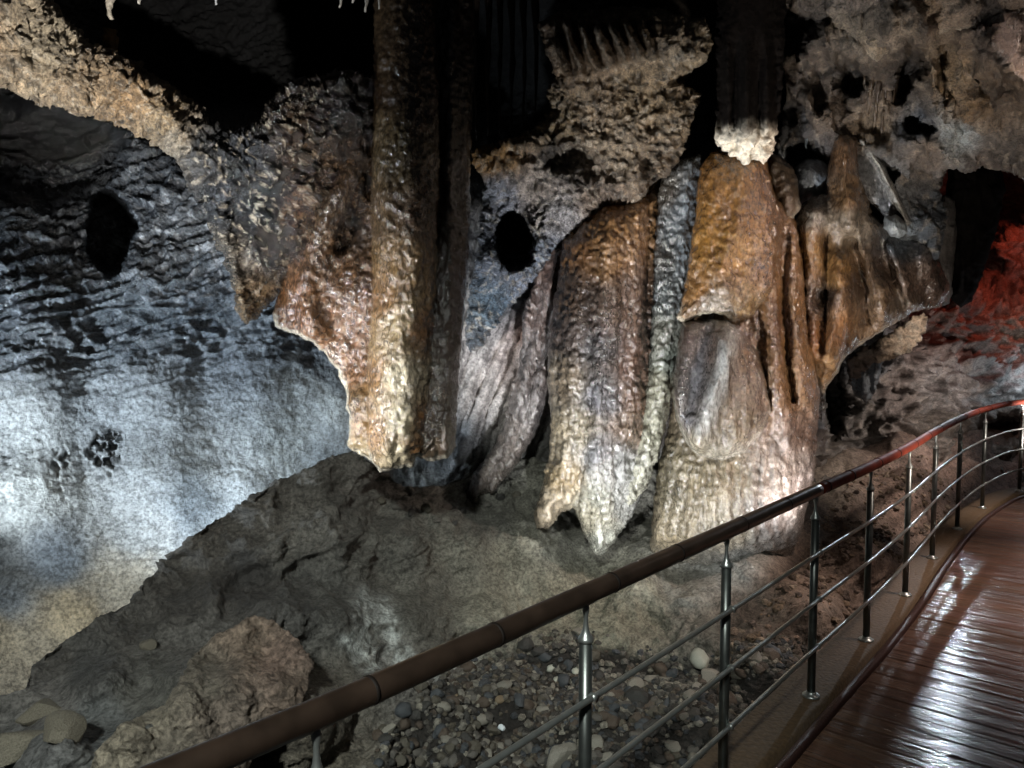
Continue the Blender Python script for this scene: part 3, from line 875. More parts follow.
# ================================================================== crusted ledges above the columns
E = [(538, 22), (560, 10), (610, 8), (660, 8), (700, 20), (712, 42), (708, 62), (694, 70), (684, 84), (702, 94), (694, 114), (684, 148), (674, 166), (650, 186), (640, 202), (600, 207), (578, 226), (560, 243), (550, 262), (536, 278), (520, 296), (502, 316),
     (486, 340), (472, 352), (464, 335), (470, 290), (478, 250), (482, 215), (486, 186), (472, 164), (470, 150), (496, 142), (530, 132), (552, 112), (546, 92), (556, 76), (546, 50)]
def ed(c):
    px, py = c['px'], c['py']
    d = idw(px, py, [(570, 30, 5.6), (640, 40, 5.4), (700, 50, 5.5), (620, 90, 5.75), (600, 130, 5.8), (680, 100, 5.7), (500, 150, 5.85), (560, 160, 5.85), (640, 160, 5.75), (500, 220, 6.2), (540, 250, 6.0), (480, 320, 6.5), (600, 195, 5.9)], 1.7, 200)
    q = np.stack([px * .025, py * .025, px * 0], -1)
    wx = px + 7 * fbm(q, 3, 413); wy = py + 7 * fbm(q, 3, 414)
    for (x, y, a, b2, dd2) in ((514, 240, 15, 26, 1.3), (570, 162, 24, 9, .17), (648, 172, 7, 14, .12), (606, 174, 26, 7, .08), (690, 82, 12, 7, .3)):
        e = ((wx - x) / a) ** 2 + ((wy - y) / b2) ** 2
        d = d + dd2 * sm(1.5, 0.5, e)
    # upper slab with hanging ribs and a lip
    slab = sm(2, -3, wy - np.interp(wx, [545, 560, 590, 640, 660, 690, 715], [70, 80, 76, 62, 60, 66, 50]))
    d = d - 0.26 * slab
    d = d - 0.13 * slab * np.sin(wx * 0.40 - (wy - 40) * .16 + 1.2 * fbm(q * 2, 2, 415)) * sm(552, 562, wx) * sm(668, 640, wx) * sm(15, 30, wy)
    slab2 = sm(2, -3, wy - np.interp(wx, [545, 580, 620, 660, 700], [108, 112, 108, 104, 92])) * (1 - slab)
    d = d - 0.10 * slab2
    slab3 = sm(2, -3, wy - np.interp(wx, [470, 500, 560, 620, 680], [168, 150, 150, 146, 150])) * (1 - slab) * (1 - slab2)
    d = d - 0.10 * slab3
    return d
def eh(c):
    P = c['P']
    ribs = sm(80, 66, c['py']) * sm(670, 640, c['px'])
    return crusty(P, 420, (7, 7, 9)) * (1 - 0.6 * ribs)
def ec(c):
    P = c['P']
    base = cfield(c, [(570, 30, '6f5e4e'), (620, 40, '8a7864'), (680, 40, '9a8c78'), (700, 60, '94846c'), (590, 60, '8a7660'), (640, 90, '9a866a'), (600, 110, '94826c'), (680, 100, '8a7860'), (560, 125, '9a8668'), (500, 150, '94744a'), (480, 158, 'a07a48'), (560, 160, '3c342c'),  # dark hollows of the ledge have their shade put into the colour
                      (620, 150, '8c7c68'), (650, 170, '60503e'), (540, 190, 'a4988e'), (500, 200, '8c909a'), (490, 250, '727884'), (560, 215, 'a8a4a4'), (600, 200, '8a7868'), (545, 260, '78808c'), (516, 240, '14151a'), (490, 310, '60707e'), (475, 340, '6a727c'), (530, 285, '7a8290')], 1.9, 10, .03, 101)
    n = fbm(P * 6, 5, 426, .65)
    n2 = fbm(P * 17, 4, 428, .7)
    base = base * np.clip(0.72 + 0.6 * n + 1.5 * n2, .1, 2.2)[:, None]
    v = sm(0.55, 0.75, ridged(P * 9, 4, 427, .6))
    base = base + (0.45 * v)[:, None] * (lin('cabfae') - base)
    w = 0.35 + 0.45 * sm(180, 230, c['py'])
    return np.concatenate([base, w[:, None]], 1)
led = relief('crust_ledge', m_crust, ed, eh, ec, E, sat=1.05, step=1.4, T=0.22, R=26, back=0.5, edge=(3.0, .1), seed=31)
tag(led, 'tan crusted rock ledges stacked above the middle flowstone column, with a black hole', 'rock ledge')

# ================================================================== pinkish root-like flow between the curtain and the column
S = [(552, 246), (567, 250), (562, 300), (556, 350), (548, 396), (534, 436), (514, 468), (496, 488), (478, 503), (463, 501), (469, 478), (488, 456), (502, 432), (510, 400), (518, 366), (522, 340), (524, 312), (536, 276)]
def sdp(c):
    px, py = c['px'], c['py']
    l, t, s_ = seg_dist(px, py, [(560, 250), (548, 300), (528, 370), (512, 430), (472, 496)])
    l2, t2, s2 = seg_dist(px, py, [(556, 300), (545, 370), (535, 420)])
    return 6.35 + 0.0006 * (py - 300) - 0.03 * np.cos(np.clip(l + 5 * fbm(np.stack([px * .03, py * .012, px * 0], -1), 2, 504), 0, 24) * 0.42) - 0.04 * np.exp(-(l2 / 5) ** 2)
def sh(c):
    P = c['P']
    Q = np.stack([P[:, 0] + .35 * P[:, 2], P[:, 1], P[:, 2]], -1)
    return 0.06 * (ridged(A(Q, 7, 6, 1.6), 4, 501, .6) - .4) + 0.022 * fbm(A(Q, 20, 20, 9), 4, 502, .6)
def scl(c):
    P = c['P']
    base = cfield(c, [(555, 270, '74584c'), (540, 310, '80685e'), (520, 360, '7c6e68'), (545, 370, '6a5c56'), (505, 430, '786c64'), (480, 485, '7c7066'), (530, 410, '6e6664')], 1.8, 10, .03, 103)
    base = base * np.clip(1 + 0.6 * fbm(A(P, 12, 12, 3), 4, 503, .6) + .9 * fbm(P * 24, 4, 505, .7), .3, 2)[:, None]
    return np.concatenate([base, np.full((len(P), 1), .6)], 1)
tag(relief('flowstone_streamer', m_flow, sdp, sh, scl, S, step=1.5, T=0.14, R=12, back=0.3, edge=(1.5, .1), seed=33), 'pinkish grey root-like flowstone streamer left of the striped column', 'flowstone')

# ================================================================== striped middle column
colm = empty('flowstone_column', tuple(pt(600, 556, 6.2)), 'striped middle flowstone column, brown above with a grey band and a pale drip tip', 'flowstone')
CM = [(563, 240), (578, 222), (600, 200), (640, 190), (656, 180), (664, 200), (662, 260), (660, 320), (658, 380), (654, 430), (648, 470), (640, 500), (630, 520), (612, 544), (601, 557), (592, 551), (582, 526), (573, 508), (561, 512), (549, 528), (536, 529),
      (533, 512), (541, 490), (548, 460), (551, 420), (547, 370), (549, 330), (556, 290)]
def cmd(c):
    px, py = c['px'], c['py']
    d = 6.05 - 0.0004 * (py - 300)
    for line, amp, w in (([(585, 230), (572, 330), (566, 440), (550, 515)], .07, 12), ([(610, 220), (606, 330), (598, 430), (600, 545)], .10, 15), ([(640, 210), (640, 320), (632, 420), (615, 510)], .06, 11)):
        l, t, s_ = seg_dist(px, py, line); d = d - amp * np.exp(-(l / w) ** 2)
    for line, amp, w in (([(592, 400), (588, 440), (580, 500)], .06, 4), ([(628, 400), (618, 450), (612, 500)], .05, 4), ([(648, 190), (646, 330)], .06, 4)):
        l, t, s_ = seg_dist(px, py, line); d = d + amp * np.exp(-(l / w) ** 2)
    return d
def cmh(c):
    P = c['P']
    w1, w2, _ = worley(A(P, 19, 19, 13) + 0.3 * np.stack([pn(P * 9, 1), pn(P * 9, 2), pn(P * 9, 3)], -1), 601)
    h = 0.026 * (0.62 - w1) + 0.03 * fbm(A(P, 10, 10, 1.6), 4, 602) + 0.02 * fbm(P * 26, 3, 603)
    low = sm(380, 470, c['py'])
    return h + 0.022 * fbm(A(P, 30, 30, 20), 3, 605) + low * 0.05 * (ridged(A(P, 9, 9, 2.0), 3, 604) - .4)
def cmc(c):
    P = c['P']
    base = cfield(c, [(600, 220, '9a6c34'), (640, 220, '8c6434'), (575, 250, '8a5e30'), (610, 260, '90683a'), (570, 290, '5c4838'), (600, 300, '54453a'), (640, 300, '5f4632'), (565, 340, '5e5048'), (600, 350, '524e4e'), (640, 360, '664a38'), (600, 400, '5a5a5e'), (645, 400, '74563e'), (635, 430, '7a6450'),
                      (560, 380, '80705a'), (560, 430, '8c7e64'), (580, 430, '7e7460'), (600, 450, '7a7a7c'), (545, 500, '9c8c72'), (560, 480, '8c7854'), (600, 500, '8c8c7e'), (620, 470, 'a4a4a0'), (590, 520, '98927c'), (605, 545, 'a4a698'), (630, 500, 'acaca6')], 1.9, 9, .03, 105)
    n = fbm(A(P, 14, 14, 2.5), 4, 605, .6); n2 = fbm(A(P, 24, 24, 3), 4, 607, .65)
    base = base * np.clip(1 + 0.45 * n + 0.9 * n2, .3, 1.8)[:, None]
    l, t, s_ = seg_dist(c['px'], c['py'], [(600, 300), (602, 380), (598, 440), (620, 490), (600, 545)])
    return np.concatenate([base, (0.55 + .5 * np.exp(-(l / 20) ** 2))[:, None]], 1)
relief('column_body', m_flow, cmd, cmh, cmc, CM, sat=.84, step=1.3, T=0.38, R=50, back=0.45, edge=(1.5, .1), parent=colm, seed=35)
ST = [(664, 166), (684, 158), (701, 154), (704, 172), (698, 228), (693, 288), (685, 330), (674, 380), (667, 420), (658, 458), (644, 490), (630, 508), (620, 498), (630, 470), (640, 430), (646, 380), (650, 330), (654, 260), (658, 200)]
def std(c):
    px, py = c['px'], c['py']
    l, t, s_ = seg_dist(px, py, [(690, 160), (680, 240), (670, 320), (655, 410), (632, 495)])
    return 5.86 - 0.0002 * (py - 300) - 0.05 * np.exp(-(l / 9) ** 2)
def stc(c):
    P = c['P']
    base = cfield(c, [(668, 190, '4a443c'), (668, 260, '40403e'), (690, 200, '74828e'), (685, 260, '6c7a84'), (676, 300, '4a5254'), (664, 340, '6a6c60'), (662, 390, '8a8870'), (650, 430, '98967c'), (640, 480, 'a8a690'), (672, 360, '6c7468')], 1.9, 6, .03, 106)
    base = base * (1 + 0.4 * fbm(A(P, 14, 14, 4), 4, 606, .6))[:, None]
    return np.concatenate([base, np.full((len(P), 1), .7)], 1)
relief('edge_fold', m_flow, std, cmh, stc, ST, step=1.3, T=0.12, R=11, back=0.25, edge=(1.2, .1), parent=colm, seed=36)

# ================================================================== right-hand column with a tongue
g = empty('flowstone_pillar', tuple(pt(730, 570, 6.2)), 'broad golden flowstone pillar right of the striped column, with a grey tongue and ribbed foot', 'flowstone')
GB = [(704, 170), (715, 150), (760, 150), (778, 196), (796, 224), (802, 258), (808, 300), (814, 345), (820, 390), (818, 430), (816, 466), (810, 498), (802, 530), (790, 560), (772, 590), (740, 606), (700, 606), (664, 590), (650, 550), (653, 505), (658, 466), (668, 430),
      (674, 390), (680, 350), (684, 310), (692, 270), (699, 225)]
def gbd(c):
    px, py = c['px'], c['py']
    d = idw(px, py, [(730, 180, 6.0), (700, 280, 6.05), (780, 280, 6.05), (700, 420, 6.0), (790, 420, 5.9), (800, 480, 5.85), (670, 500, 5.95), (740, 500, 5.8), (740, 570, 5.85), (670, 555, 5.9)], 1.6, 300)
    q = np.stack([px * .03, py * .03, px * 0], -1)
    wv = px + 6 * fbm(q, 2, 700)
    d = d + 0.55 * sm(530, 585, py)
    low = sm(440, 480, py)
    d = d - 0.012 * low * np.sin(wv * 0.52 + 0.12 * (py - 480) * (740 - px) / 100)
    for line, amp, w in (([(775, 210), (770, 300), (775, 380), (790, 440)], .10, 9), ([(797, 240), (796, 320), (806, 400)], .07, 9)):
        l, t, s_ = seg_dist(px, py, line); d = d - amp * np.exp(-(l / w) ** 2)
    l, t, s_ = seg_dist(px, py, [(785, 225), (783, 310), (792, 400)]); d = d + 0.09 * np.exp(-(l / 4.5) ** 2)
    return d
def gbh(c):
    P = c['P']
    w1, w2, _ = worley(A(P, 16, 16, 13), 701)
    return 0.028 * (0.62 - w1) + 0.035 * fbm(A(P, 8, 8, 2.2), 4, 702) + 0.02 * fbm(P * 24, 3, 703)
def gbc(c):
    P = c['P']
    base = cfield(c, [(730, 180, '94672c'), (770, 220, '6f4f2c'), (790, 280, '74522c'), (770, 330, '6e4e2e'), (800, 340, '7a5830'), (790, 390, '866440'), (760, 400, '86684a'), (800, 430, '8c7464'), (790, 470, 'a09488'), (770, 480, '948a7e'), (805, 480, 'aca098'),
                      (730, 480, '86785e'), (690, 480, '75694f'), (665, 480, '5c5440'), (680, 530, '80745c'), (730, 530, '948a76'), (770, 520, 'a8a09a'), (740, 560, '90908a'), (700, 580, '7c7a70'), (770, 560, '96928c')], 1.9, 10, .03, 107)
    base = base * np.clip(.95 + 0.45 * fbm(A(P, 9, 9, 4), 4, 704, .6) + .8 * fbm(A(P, 22, 22, 4), 4, 705, .65), .3, 1.8)[:, None]
    return np.concatenate([base, np.full((len(P), 1), .65)], 1)
relief('pillar_body', m_flow, gbd, gbh, gbc, GB, sat=.88, step=1.4, T=0.42, R=60, back=0.5, edge=(1.5, .1), parent=g, seed=37)
TG = [(681, 322), (700, 320), (726, 320), (742, 330), (758, 352), (768, 382), (772, 410), (762, 434), (746, 452), (722, 461), (698, 456), (684, 440), (676, 416), (672, 394), (676, 356)]
def tgd(c):
    px, py = c['px'], c['py']
    d = 5.56 - 0.0007 * (py - 330) + 0 * px
    l, t, s_ = seg_dist(px, py, [(732, 325), (722, 370), (708, 410), (700, 440)])
    d = d - 0.07 * np.exp(-(l / 9) ** 2)
    l, t, s_ = seg_dist(px, py, [(705, 330), (696, 370), (690, 410)])
    d = d + 0.06 * np.exp(-(l / 9) ** 2)
    l, t, s_ = seg_dist(px, py, [(715, 330), (712, 360), (700, 400)])
    return d
def tgh(c):
    P = c['P']
    w1, w2, _ = worley(A(P, 18, 18, 12), 711)
    return 0.012 * (0.6 - w1) + 0.035 * fbm(A(P, 12, 12, 2.4), 4, 712) + 0.008 * fbm(P * 26, 3, 713)
def tgc(c):
    P = c['P']
    px, py = c['px'], c['py']
    l, t, s_ = seg_dist(px, py, [(734, 320), (727, 352), (716, 392), (703, 430)])
    l2, t2, s2 = seg_dist(px, py, [(708, 322), (700, 360), (692, 400), (690, 420)])
    base = cfield(c, [(690, 330, '4a3628'), (695, 380, '4e4642'), (690, 420, '5e4e40'), (745, 350, '70502f'), (758, 400, '806648'), (745, 430, '84704f'), (720, 450, '9a9078'), (700, 445, '96896e'), (715, 345, '5c4636')], 1.9, 5, .04, 108)
    base = base * .85
    rim = sm(5, 1, c['sd'])[:, None] * sm(380, 430, py)[:, None]; base = base + .6 * rim * (lin('b8b09c') - base)
    k = np.exp(-(l / 8) ** 2)[:, None]; base = base + 0.85 * k * (lin('b0b2ac') - base)
    k = np.exp(-(l2 / 7) ** 2)[:, None]; base = base + 0.6 * k * (lin('62646a') - base)
    base = base * (1 + 0.35 * fbm(A(P, 14, 14, 3), 4, 714, .6))[:, None]
    return np.concatenate([base, np.full((len(P), 1), .95)], 1)
tag(relief('tongue', m_flow, tgd, tgh, tgc, TG, step=1.3, T=0.2, R=22, back=0.3, edge=(1.2, .1), parent=g, seed=38), 'grey and brown glossy tongue below the ledge')
UB = [(700, 168), (712, 152), (752, 152), (766, 158), (775, 200), (778, 250), (772, 292), (750, 318), (734, 322), (726, 316), (714, 313), (700, 316), (684, 322), (677, 318), (684, 290), (692, 240)]
def ubd(c):
    px, py = c['px'], c['py']
    d = 5.66 - 0.0013 * (py - 240) + 0 * px
    l, t, s_ = seg_dist(px, py, [(745, 170), (740, 230), (722, 270), (728, 300)])
    d = d - 0.04 * np.exp(-(l / 10) ** 2)
    return d
def ubh(c):
    P = c['P']
    w1, w2, _ = worley(A(P, 17, 17, 14), 721)
    return 0.026 * (0.62 - w1) + 0.03 * fbm(A(P, 7, 7, 4), 4, 722) + 0.012 * fbm(P * 24, 3, 723)
def ubc(c):
    P = c['P']
    base = cfield(c, [(720, 170, '8c6026'), (740, 200, '98692c'), (710, 240, 'a8772c'), (740, 260, 'a07434'), (765, 200, '745028'), (765, 270, '6c4c2c'), (700, 290, '946830'), (745, 300, '8c6e44'), (712, 305, '8c8070')], 1.9, 9, .04, 109)
    base = base * np.clip(.9 + 0.4 * fbm(A(P, 10, 10, 6), 4, 724, .6) + .8 * fbm(P * 24, 4, 725, .7), .25, 1.8)[:, None]
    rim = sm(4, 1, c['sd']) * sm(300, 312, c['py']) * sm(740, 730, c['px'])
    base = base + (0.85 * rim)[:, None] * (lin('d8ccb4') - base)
    return np.concatenate([base, np.full((len(P), 1), .7)], 1)
tag(relief('shoulder', m_flow, ubd, ubh, ubc, UB, sat=0.9, step=1.3, T=0.18, R=28, back=0.3, edge=(1.2, .1), parent=g, seed=39), 'golden swelling shoulder with a pale lower rim')

# ================================================================== right drapes
HD = [(792, 228), (800, 206), (825, 192), (831, 150), (840, 134), (858, 138), (863, 180), (872, 214), (900, 234), (925, 244), (942, 262), (950, 292), (940, 306), (915, 311), (900, 320), (880, 332), (860, 346), (845, 359), (835, 376), (824, 394), (816, 382), (806, 352), (800, 312), (796, 270)]
def hdd(c):
    px, py = c['px'], c['py']
    d = idw(px, py, [(845, 150, 6.2), (845, 220, 6.2), (810, 230, 6.25), (810, 350, 6.05), (840, 300, 6.15), (900, 260, 6.5), (940, 290, 6.7), (880, 320, 6.35)], 1.6, 200)
    for line, amp, w in (([(845, 140), (848, 190), (850, 225)], .14, 11), ([(812, 215), (806, 280), (812, 350)], .10, 12), ([(840, 260), (838, 300), (832, 360)], .12, 10), ([(862, 250), (880, 290), (885, 325)], .12, 9), ([(890, 250), (905, 285), (912, 305)], .10, 8), ([(925, 255), (938, 290)], .08, 8)):
        l, t, s_ = seg_dist(px, py, line); d = d - amp * np.exp(-(l / w) ** 2)
    for line, amp, w in (([(826, 235), (826, 300), (822, 350)], .10, 5), ([(852, 240), (862, 280), (868, 320)], .16, 6), ([(818, 300), (830, 290)], .1, 8), ([(880, 245), (895, 285), (902, 305)], .1, 5)):
        l, t, s_ = seg_dist(px, py, line); d = d + amp * np.exp(-(l / w) ** 2)
    return d
def hdh(c):
    P = c['P']
    w1, w2, _ = worley(A(P, 14, 14, 10), 801)
    return 0.025 * (0.62 - w1) + 0.06 * fbm(A(P, 6, 6, 2.4), 4, 802) + 0.014 * fbm(P * 22, 3, 803)
def hdc(c):
    P = c['P']
    base = cfield(c, [(845, 150, '7c5c40'), (845, 200, '80603e'), (848, 222, '8a7c6a'), (815, 210, '8c8478'), (810, 250, '8a6434'), (835, 270, '98703e'), (820, 300, '4c3c30'), (815, 340, '946434'), (840, 330, '8c6540'), (835, 370, '9a7850'), (860, 290, '5c4632'), (875, 300, '82684e'), (890, 270, '604e40'),
                      (910, 280, '5e4c40'), (930, 280, '524238'), (900, 310, '6c5c4c'), (860, 335, '7c6248'), (900, 245, '505860')], 1.9, 9, .035, 110)
    base = base * (1 + 0.5 * fbm(A(P, 8, 8, 4), 4, 804, .6))[:, None]
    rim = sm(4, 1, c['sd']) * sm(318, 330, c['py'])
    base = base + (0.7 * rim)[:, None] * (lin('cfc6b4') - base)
    return np.concatenate([base, np.full((len(P), 1), .6)], 1)
tag(relief('flowstone_drapery', m_flow, hdd, hdh, hdc, HD, sat=.92, step=1.4, T=0.26, R=30, back=0.3, edge=(2, .1), seed=41), 'brown folded flowstone drapery ending in a slanting jagged edge, right of the golden pillar', 'flowstone')

# ================================================================== dark hanging drape with a pale toothed foot
ID = [(712, -110), (786, -110), (785, 40), (781, 100), (775, 140), (771, 156), (764, 163), (755, 156), (748, 165), (738, 160), (730, 152), (722, 148), (715, 138), (717, 100), (716, 50)]
def idd(c):
    px, py = c['px'], c['py']
    return 5.3 + 0.0016 * (py) - 0.05 * np.sin(px * 0.33 + .6 * np.sin(px * .13)) * sm(20, 80, py) * sm(140, 122, py)
def idh(c):
    P = c['P']
    w1, w2, _ = worley(P * 14, 811)
    return 0.03 * fbm(A(P, 10, 10, 1.2), 4, 812) + 0.09 * (0.6 - w1) * sm(115, 140, c['py']) + 0.05 * (ridged(P * 11, 3, 815) - .4) * sm(115, 140, c['py'])
def idc(c):
    P = c['P']
    k = sm(118, 142, c['py'] + 8 * fbm(A(P, 9, 9, 9), 2, 813))
    base = (1 - k)[:, None] * lin('120d0a') + k[:, None] * lin('d8ccb4')  # upper drape: lack of light put into its black colour
    base = base * (1 + 0.4 * fbm(P * 10, 4, 814))[:, None]
    return np.concatenate([base, (.1 + .5 * k)[:, None]], 1)
tag(relief('stalactite_drape', m_matte, idd, idh, idc, ID, step=1.4, T=0.22, R=30, back=0.25, edge=(2.5, .12), seed=43), 'black hanging drape with a pale toothed lower end above the golden pillar', 'stalactite')

# black hanging rock before the tunnel and the thin pillar beside it
KD = [(948, 158), (1000, 162), (1006, 190), (994, 236), (982, 276), (972, 302), (960, 307), (950, 296), (944, 256), (946, 200)]
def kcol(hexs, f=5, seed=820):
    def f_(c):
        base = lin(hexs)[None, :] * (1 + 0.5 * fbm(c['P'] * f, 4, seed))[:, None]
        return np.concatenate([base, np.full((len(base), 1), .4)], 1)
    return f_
def kh(c): return 0.05 * fbm(c['P'] * 4, 4, 821, .6) + 0.03 * (ridged(A(c['P'], 8, 8, 3), 3, 822) - .4)
tag(relief('hanging_rock', m_matte, lambda c: 7.6 + 0 * c['px'], kh, kcol('100d0c'), KD, step=1.6, T=0.35, R=24, back=0.35, edge=(2, .1), seed=45), 'black hanging rock in front of the red tunnel mouth', 'rock')  # backlit shade put into the near-black colour
LP = [(932, 205), (944, 196), (956, 200), (957, 240), (953, 280), (950, 304), (938, 306), (934, 270), (931, 236)]
tag(relief('stone_pillar', m_rock, lambda c: 7.2 + 0 * c['px'], kh, kcol('4a4642', 7, 830), LP, step=1.5, T=0.14, R=12, back=0.2, edge=(2, .1), seed=46), 'slim grey stone pillar beside the black hanging rock', 'rock')
# broken slab end sticking out under the drapery
MS = [(846, 362), (862, 348), (880, 338), (893, 331), (903, 324), (912, 317), (923, 313), (927, 318), (925, 333), (916, 346), (905, 354), (896, 358), (884, 362), (872, 364), (860, 374), (850, 380)]
def mh(c): return 0.06 * fbm(c['P'] * 7, 5, 841, .65) + 0.07 * (ridged(c['P'] * np.array([6, 6, 9]), 4, 842, .65) - .4)
def mc(c):
    k = sm(874, 890, c['px'] + 6 * fbm(c['P'] * 8, 3, 844))
    base = (1 - k)[:, None] * lin('4a3e34') + k[:, None] * lin('a89274')
    return np.concatenate([base * np.clip(1 + fbm(c['P'] * 14, 5, 843, .7), .3, 2)[:, None], np.full((len(k), 1), .4)], 1)
tag(relief('broken_slab', m_rock, lambda c: 7.0 + 0.003 * (c['px'] - 850), mh, mc, MS, step=1.3, T=0.10, R=9, back=0.3, edge=(3.2, .14), seed=47), 'tan broken slab end jutting out below the folded drapery', 'rock')

FL = [(844, 354), (856, 350), (872, 346), (884, 358), (880, 378), (874, 396), (867, 404), (858, 398), (852, 384), (846, 370)]
tag(relief('flowstone_flap', m_rock, lambda c: 7.45 + 0.05 * np.sin(c['px'] * .5), kh, kcol('5d666c', 8, 845), FL, step=1.4, T=0.2, R=20, back=0.3, edge=(3, .12), seed=75), 'blue-grey stone flap hanging below the broken slab', 'rock')
# wings of blue-grey flowstone in the hollow at upper right
W1 = [(856, 138), (864, 136), (878, 152), (886, 168), (896, 190), (906, 208), (912, 222), (904, 230), (896, 224), (880, 212), (866, 198), (856, 180), (854, 160)]
def wh(c): return 0.025 * fbm(A(c['P'], 10, 10, 3), 4, 851, .6) + 0.01 * fbm(c['P'] * 24, 3, 852)
def wd(c):
    l, t, s_ = seg_dist(c['px'], c['py'], [(862, 140), (880, 165), (895, 195), (908, 222)])
    return 6.15 - 0.10 * np.exp(-(l / 4) ** 2) + 0.02 * (c['px'] - 870) / 20
def wc(c):
    l, t, s_ = seg_dist(c['px'], c['py'], [(862, 140), (880, 165), (895, 195), (908, 222)])
    k = np.exp(-(l / 4) ** 2)
    base = (1 - k)[:, None] * lin('66686a') + k[:, None] * lin('a09c92')
    return np.concatenate([base * (1 + 0.4 * fbm(A(c['P'], 12, 12, 5), 4, 853))[:, None], np.full((len(k), 1), .7)], 1)
tag(relief('flowstone_wing', m_flow, wd, wh, wc, W1, step=1.3, T=0.10, R=14, back=0.2, edge=(1.3, .12), seed=48), 'blue-grey leaf-like flowstone wing with a pale ridge, above the folded drapery', 'flowstone')
W2 = [(884, 216), (896, 214), (906, 222), (908, 232), (900, 238), (890, 236), (884, 228)]
tag(relief('flowstone_lump', m_flow, lambda c: 6.0 + 0 * c['px'], wh, kcol('8c979c', 9, 860), W2, step=1.2, T=0.14, R=11, back=0.2, edge=(1.2, .12), seed=49), 'small pale grey flowstone lump below the leaf-like wing', 'flowstone')

# ================================================================== small stalactites
m_drip = rock('drip_stone', rough=(0.2, 0.6), bump=0.6, scale=60, var=0.35, spec=0.6)
def stal(px, y0, y1, r0, d, hexs, label, group=None, lean=0.0, tip=None, ups=False):
    n = 16; m = 14
    top = pt(px, y0, d)[0] if np.ndim(px) else pt(px, y0, d)
    bot = pt(px + lean, y1, d)
    t = np.linspace(0, 1, m)
    path = top[None] * (1 - t)[:, None] + bot[None] * t[:, None]
    path[:, 0] += 0.006 * np.sin(t * 9 + px); path[:, 1] += 0.006 * np.cos(t * 7 + px)
    rf = r0 * (1 - 0.8 * t ** 0.8) * (1 + 0.18 * np.sin(t * 17 + px) + 0.1 * np.sin(t * 31 + 2 * px))
    V, Fq = tube(path, r0, n, True, rf)
    V = V + 0.25 * r0 * np.stack([pn(V * 30, 1), pn(V * 30, 2), pn(V * 20, 3)], -1)
    col = np.concatenate([lin(hexs)[None] * (1 + .3 * fbm(V * 20, 3, 9))[:, None], np.full((len(V), 1), .6)], 1)
    ob = finish('stalactite', V, Fq, m_drip, np.clip(col, 0, 1), origin=tuple(bot))
    return tag(ob, label, 'stalactite', group)
stal(111, -30, 19, .05, 4.6, 'b5ac9c', 'short pale stalactite hanging at the top left edge')
stal(111, 30, 84, .048, 4.75, '8a6c42', 'slim tan stalactite hanging in front of the crusted overhang at upper left')
stal(140, -30, 4, .04, 4.7, 'c8c4ba', 'white stubby stalactite beside the short pale one at the top edge')
stal(217, -30, 6, .03, 4.8, 'c8ccd0', 'tiny white stalactite at the top, above the black hollow')
for x_, y_ in ((340, 8), (352, 3), (366, 12), (380, 9)):
    stal(x_, -40, y_, .03, 4.9, 'a8a49c', 'little pale stalactite in the cluster at the top centre', 'stalactite cluster at the top centre')
for x_, y0_, y1_, r_ in ((476, -50, 140, .035), (488, -50, 136, .04), (500, -50, 134, .035), (512, -50, 132, .04), (524, -50, 128, .035), (536, -50, 112, .04)):
    stal(x_, y0_, y1_, r_, 6.3, '2c241e', 'thin black stalactite in the dark row right of the big curtain', 'dark stalactites right of the big curtain')
stal(806, 118, 148, .028, 6.1, '8a98a6', 'thin bluish stalactite in the blue-grey hollow at upper right')

LL = [(782, -90), (1080, -90), (1060, -10), (1030, 6), (1000, 16), (975, 28), (950, 32), (928, 38), (910, 42), (897, 47), (888, 53), (877, 60), (866, 54), (856, 46), (846, 36), (834, 28), (820, 22), (800, 14), (786, 4)]
def lld(c):
    return idw(c['px'], c['py'], [(800, 0, 5.6), (860, 40, 5.45), (880, 50, 5.4), (920, 30, 5.3), (980, 10, 5.1), (1040, -10, 4.9), (860, -60, 5.0), (1000, -80, 4.6)], 1.6, 300)
def llh(c):
    P = c['P']
    W = 0.08 * np.stack([fbm(P * 4, 2, 125), fbm(P * 4, 2, 126), fbm(P * 4, 2, 127)], -1)
    return 0.06 * fbm(P * 3, 4, 871, .6) + 0.05 * (ridged(A(P + W, 7, 6, 4), 5, 872, .6) - .4) + 0.02 * fbm(P * 20, 3, 873)
def llc(c):
    P = c['P']
    base = cfield(c, [(800, 5, '5a524a'), (850, 30, '7a6f60'), (880, 45, '94846e'), (900, 10, '8a7a68'), (940, 25, '8c7c6c'), (990, 10, '6a5e54'), (860, 0, '6a6058')], 1.9, 10, .03, 140)
    base = base * np.clip(1 + .6 * fbm(P * 5, 5, 874, .65) + .8 * fbm(P * 17, 4, 875, .7), .15, 2.2)[:, None]
    rim = sm(5, 1, c['sd']) * sm(20, 34, c['py'])
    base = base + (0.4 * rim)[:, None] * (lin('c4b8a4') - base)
    return np.concatenate([base, np.full((len(P), 1), .45)], 1)
tag(relief('rock_lip', m_crust, lld, llh, llc, LL, sat=.95, step=1.5, T=0.22, R=22, back=0.3, edge=(2.5, .1), seed=71), 'overhanging tan rock lip at the top edge, right of the black hanging drape', 'rock ledge')
RB = [(866, 36), (895, 36), (900, 60), (899, 100), (895, 135), (900, 152), (905, 161), (895, 158), (890, 164), (886, 154), (881, 156), (878, 142), (872, 140), (870, 126), (866, 112), (863, 84)]
def rbd(c):
    px, py = c['px'], c['py']
    return 5.95 + 0.0022 * (py - 60) - 0.05 * np.sin((px + 0.08 * (py - 60) - 862) * 0.78 + .8 * np.sin(py * .06))
def rbh(c): return 0.03 * fbm(A(c['P'], 9, 9, 3), 4, 881, .6) + 0.012 * fbm(c['P'] * 24, 3, 882)
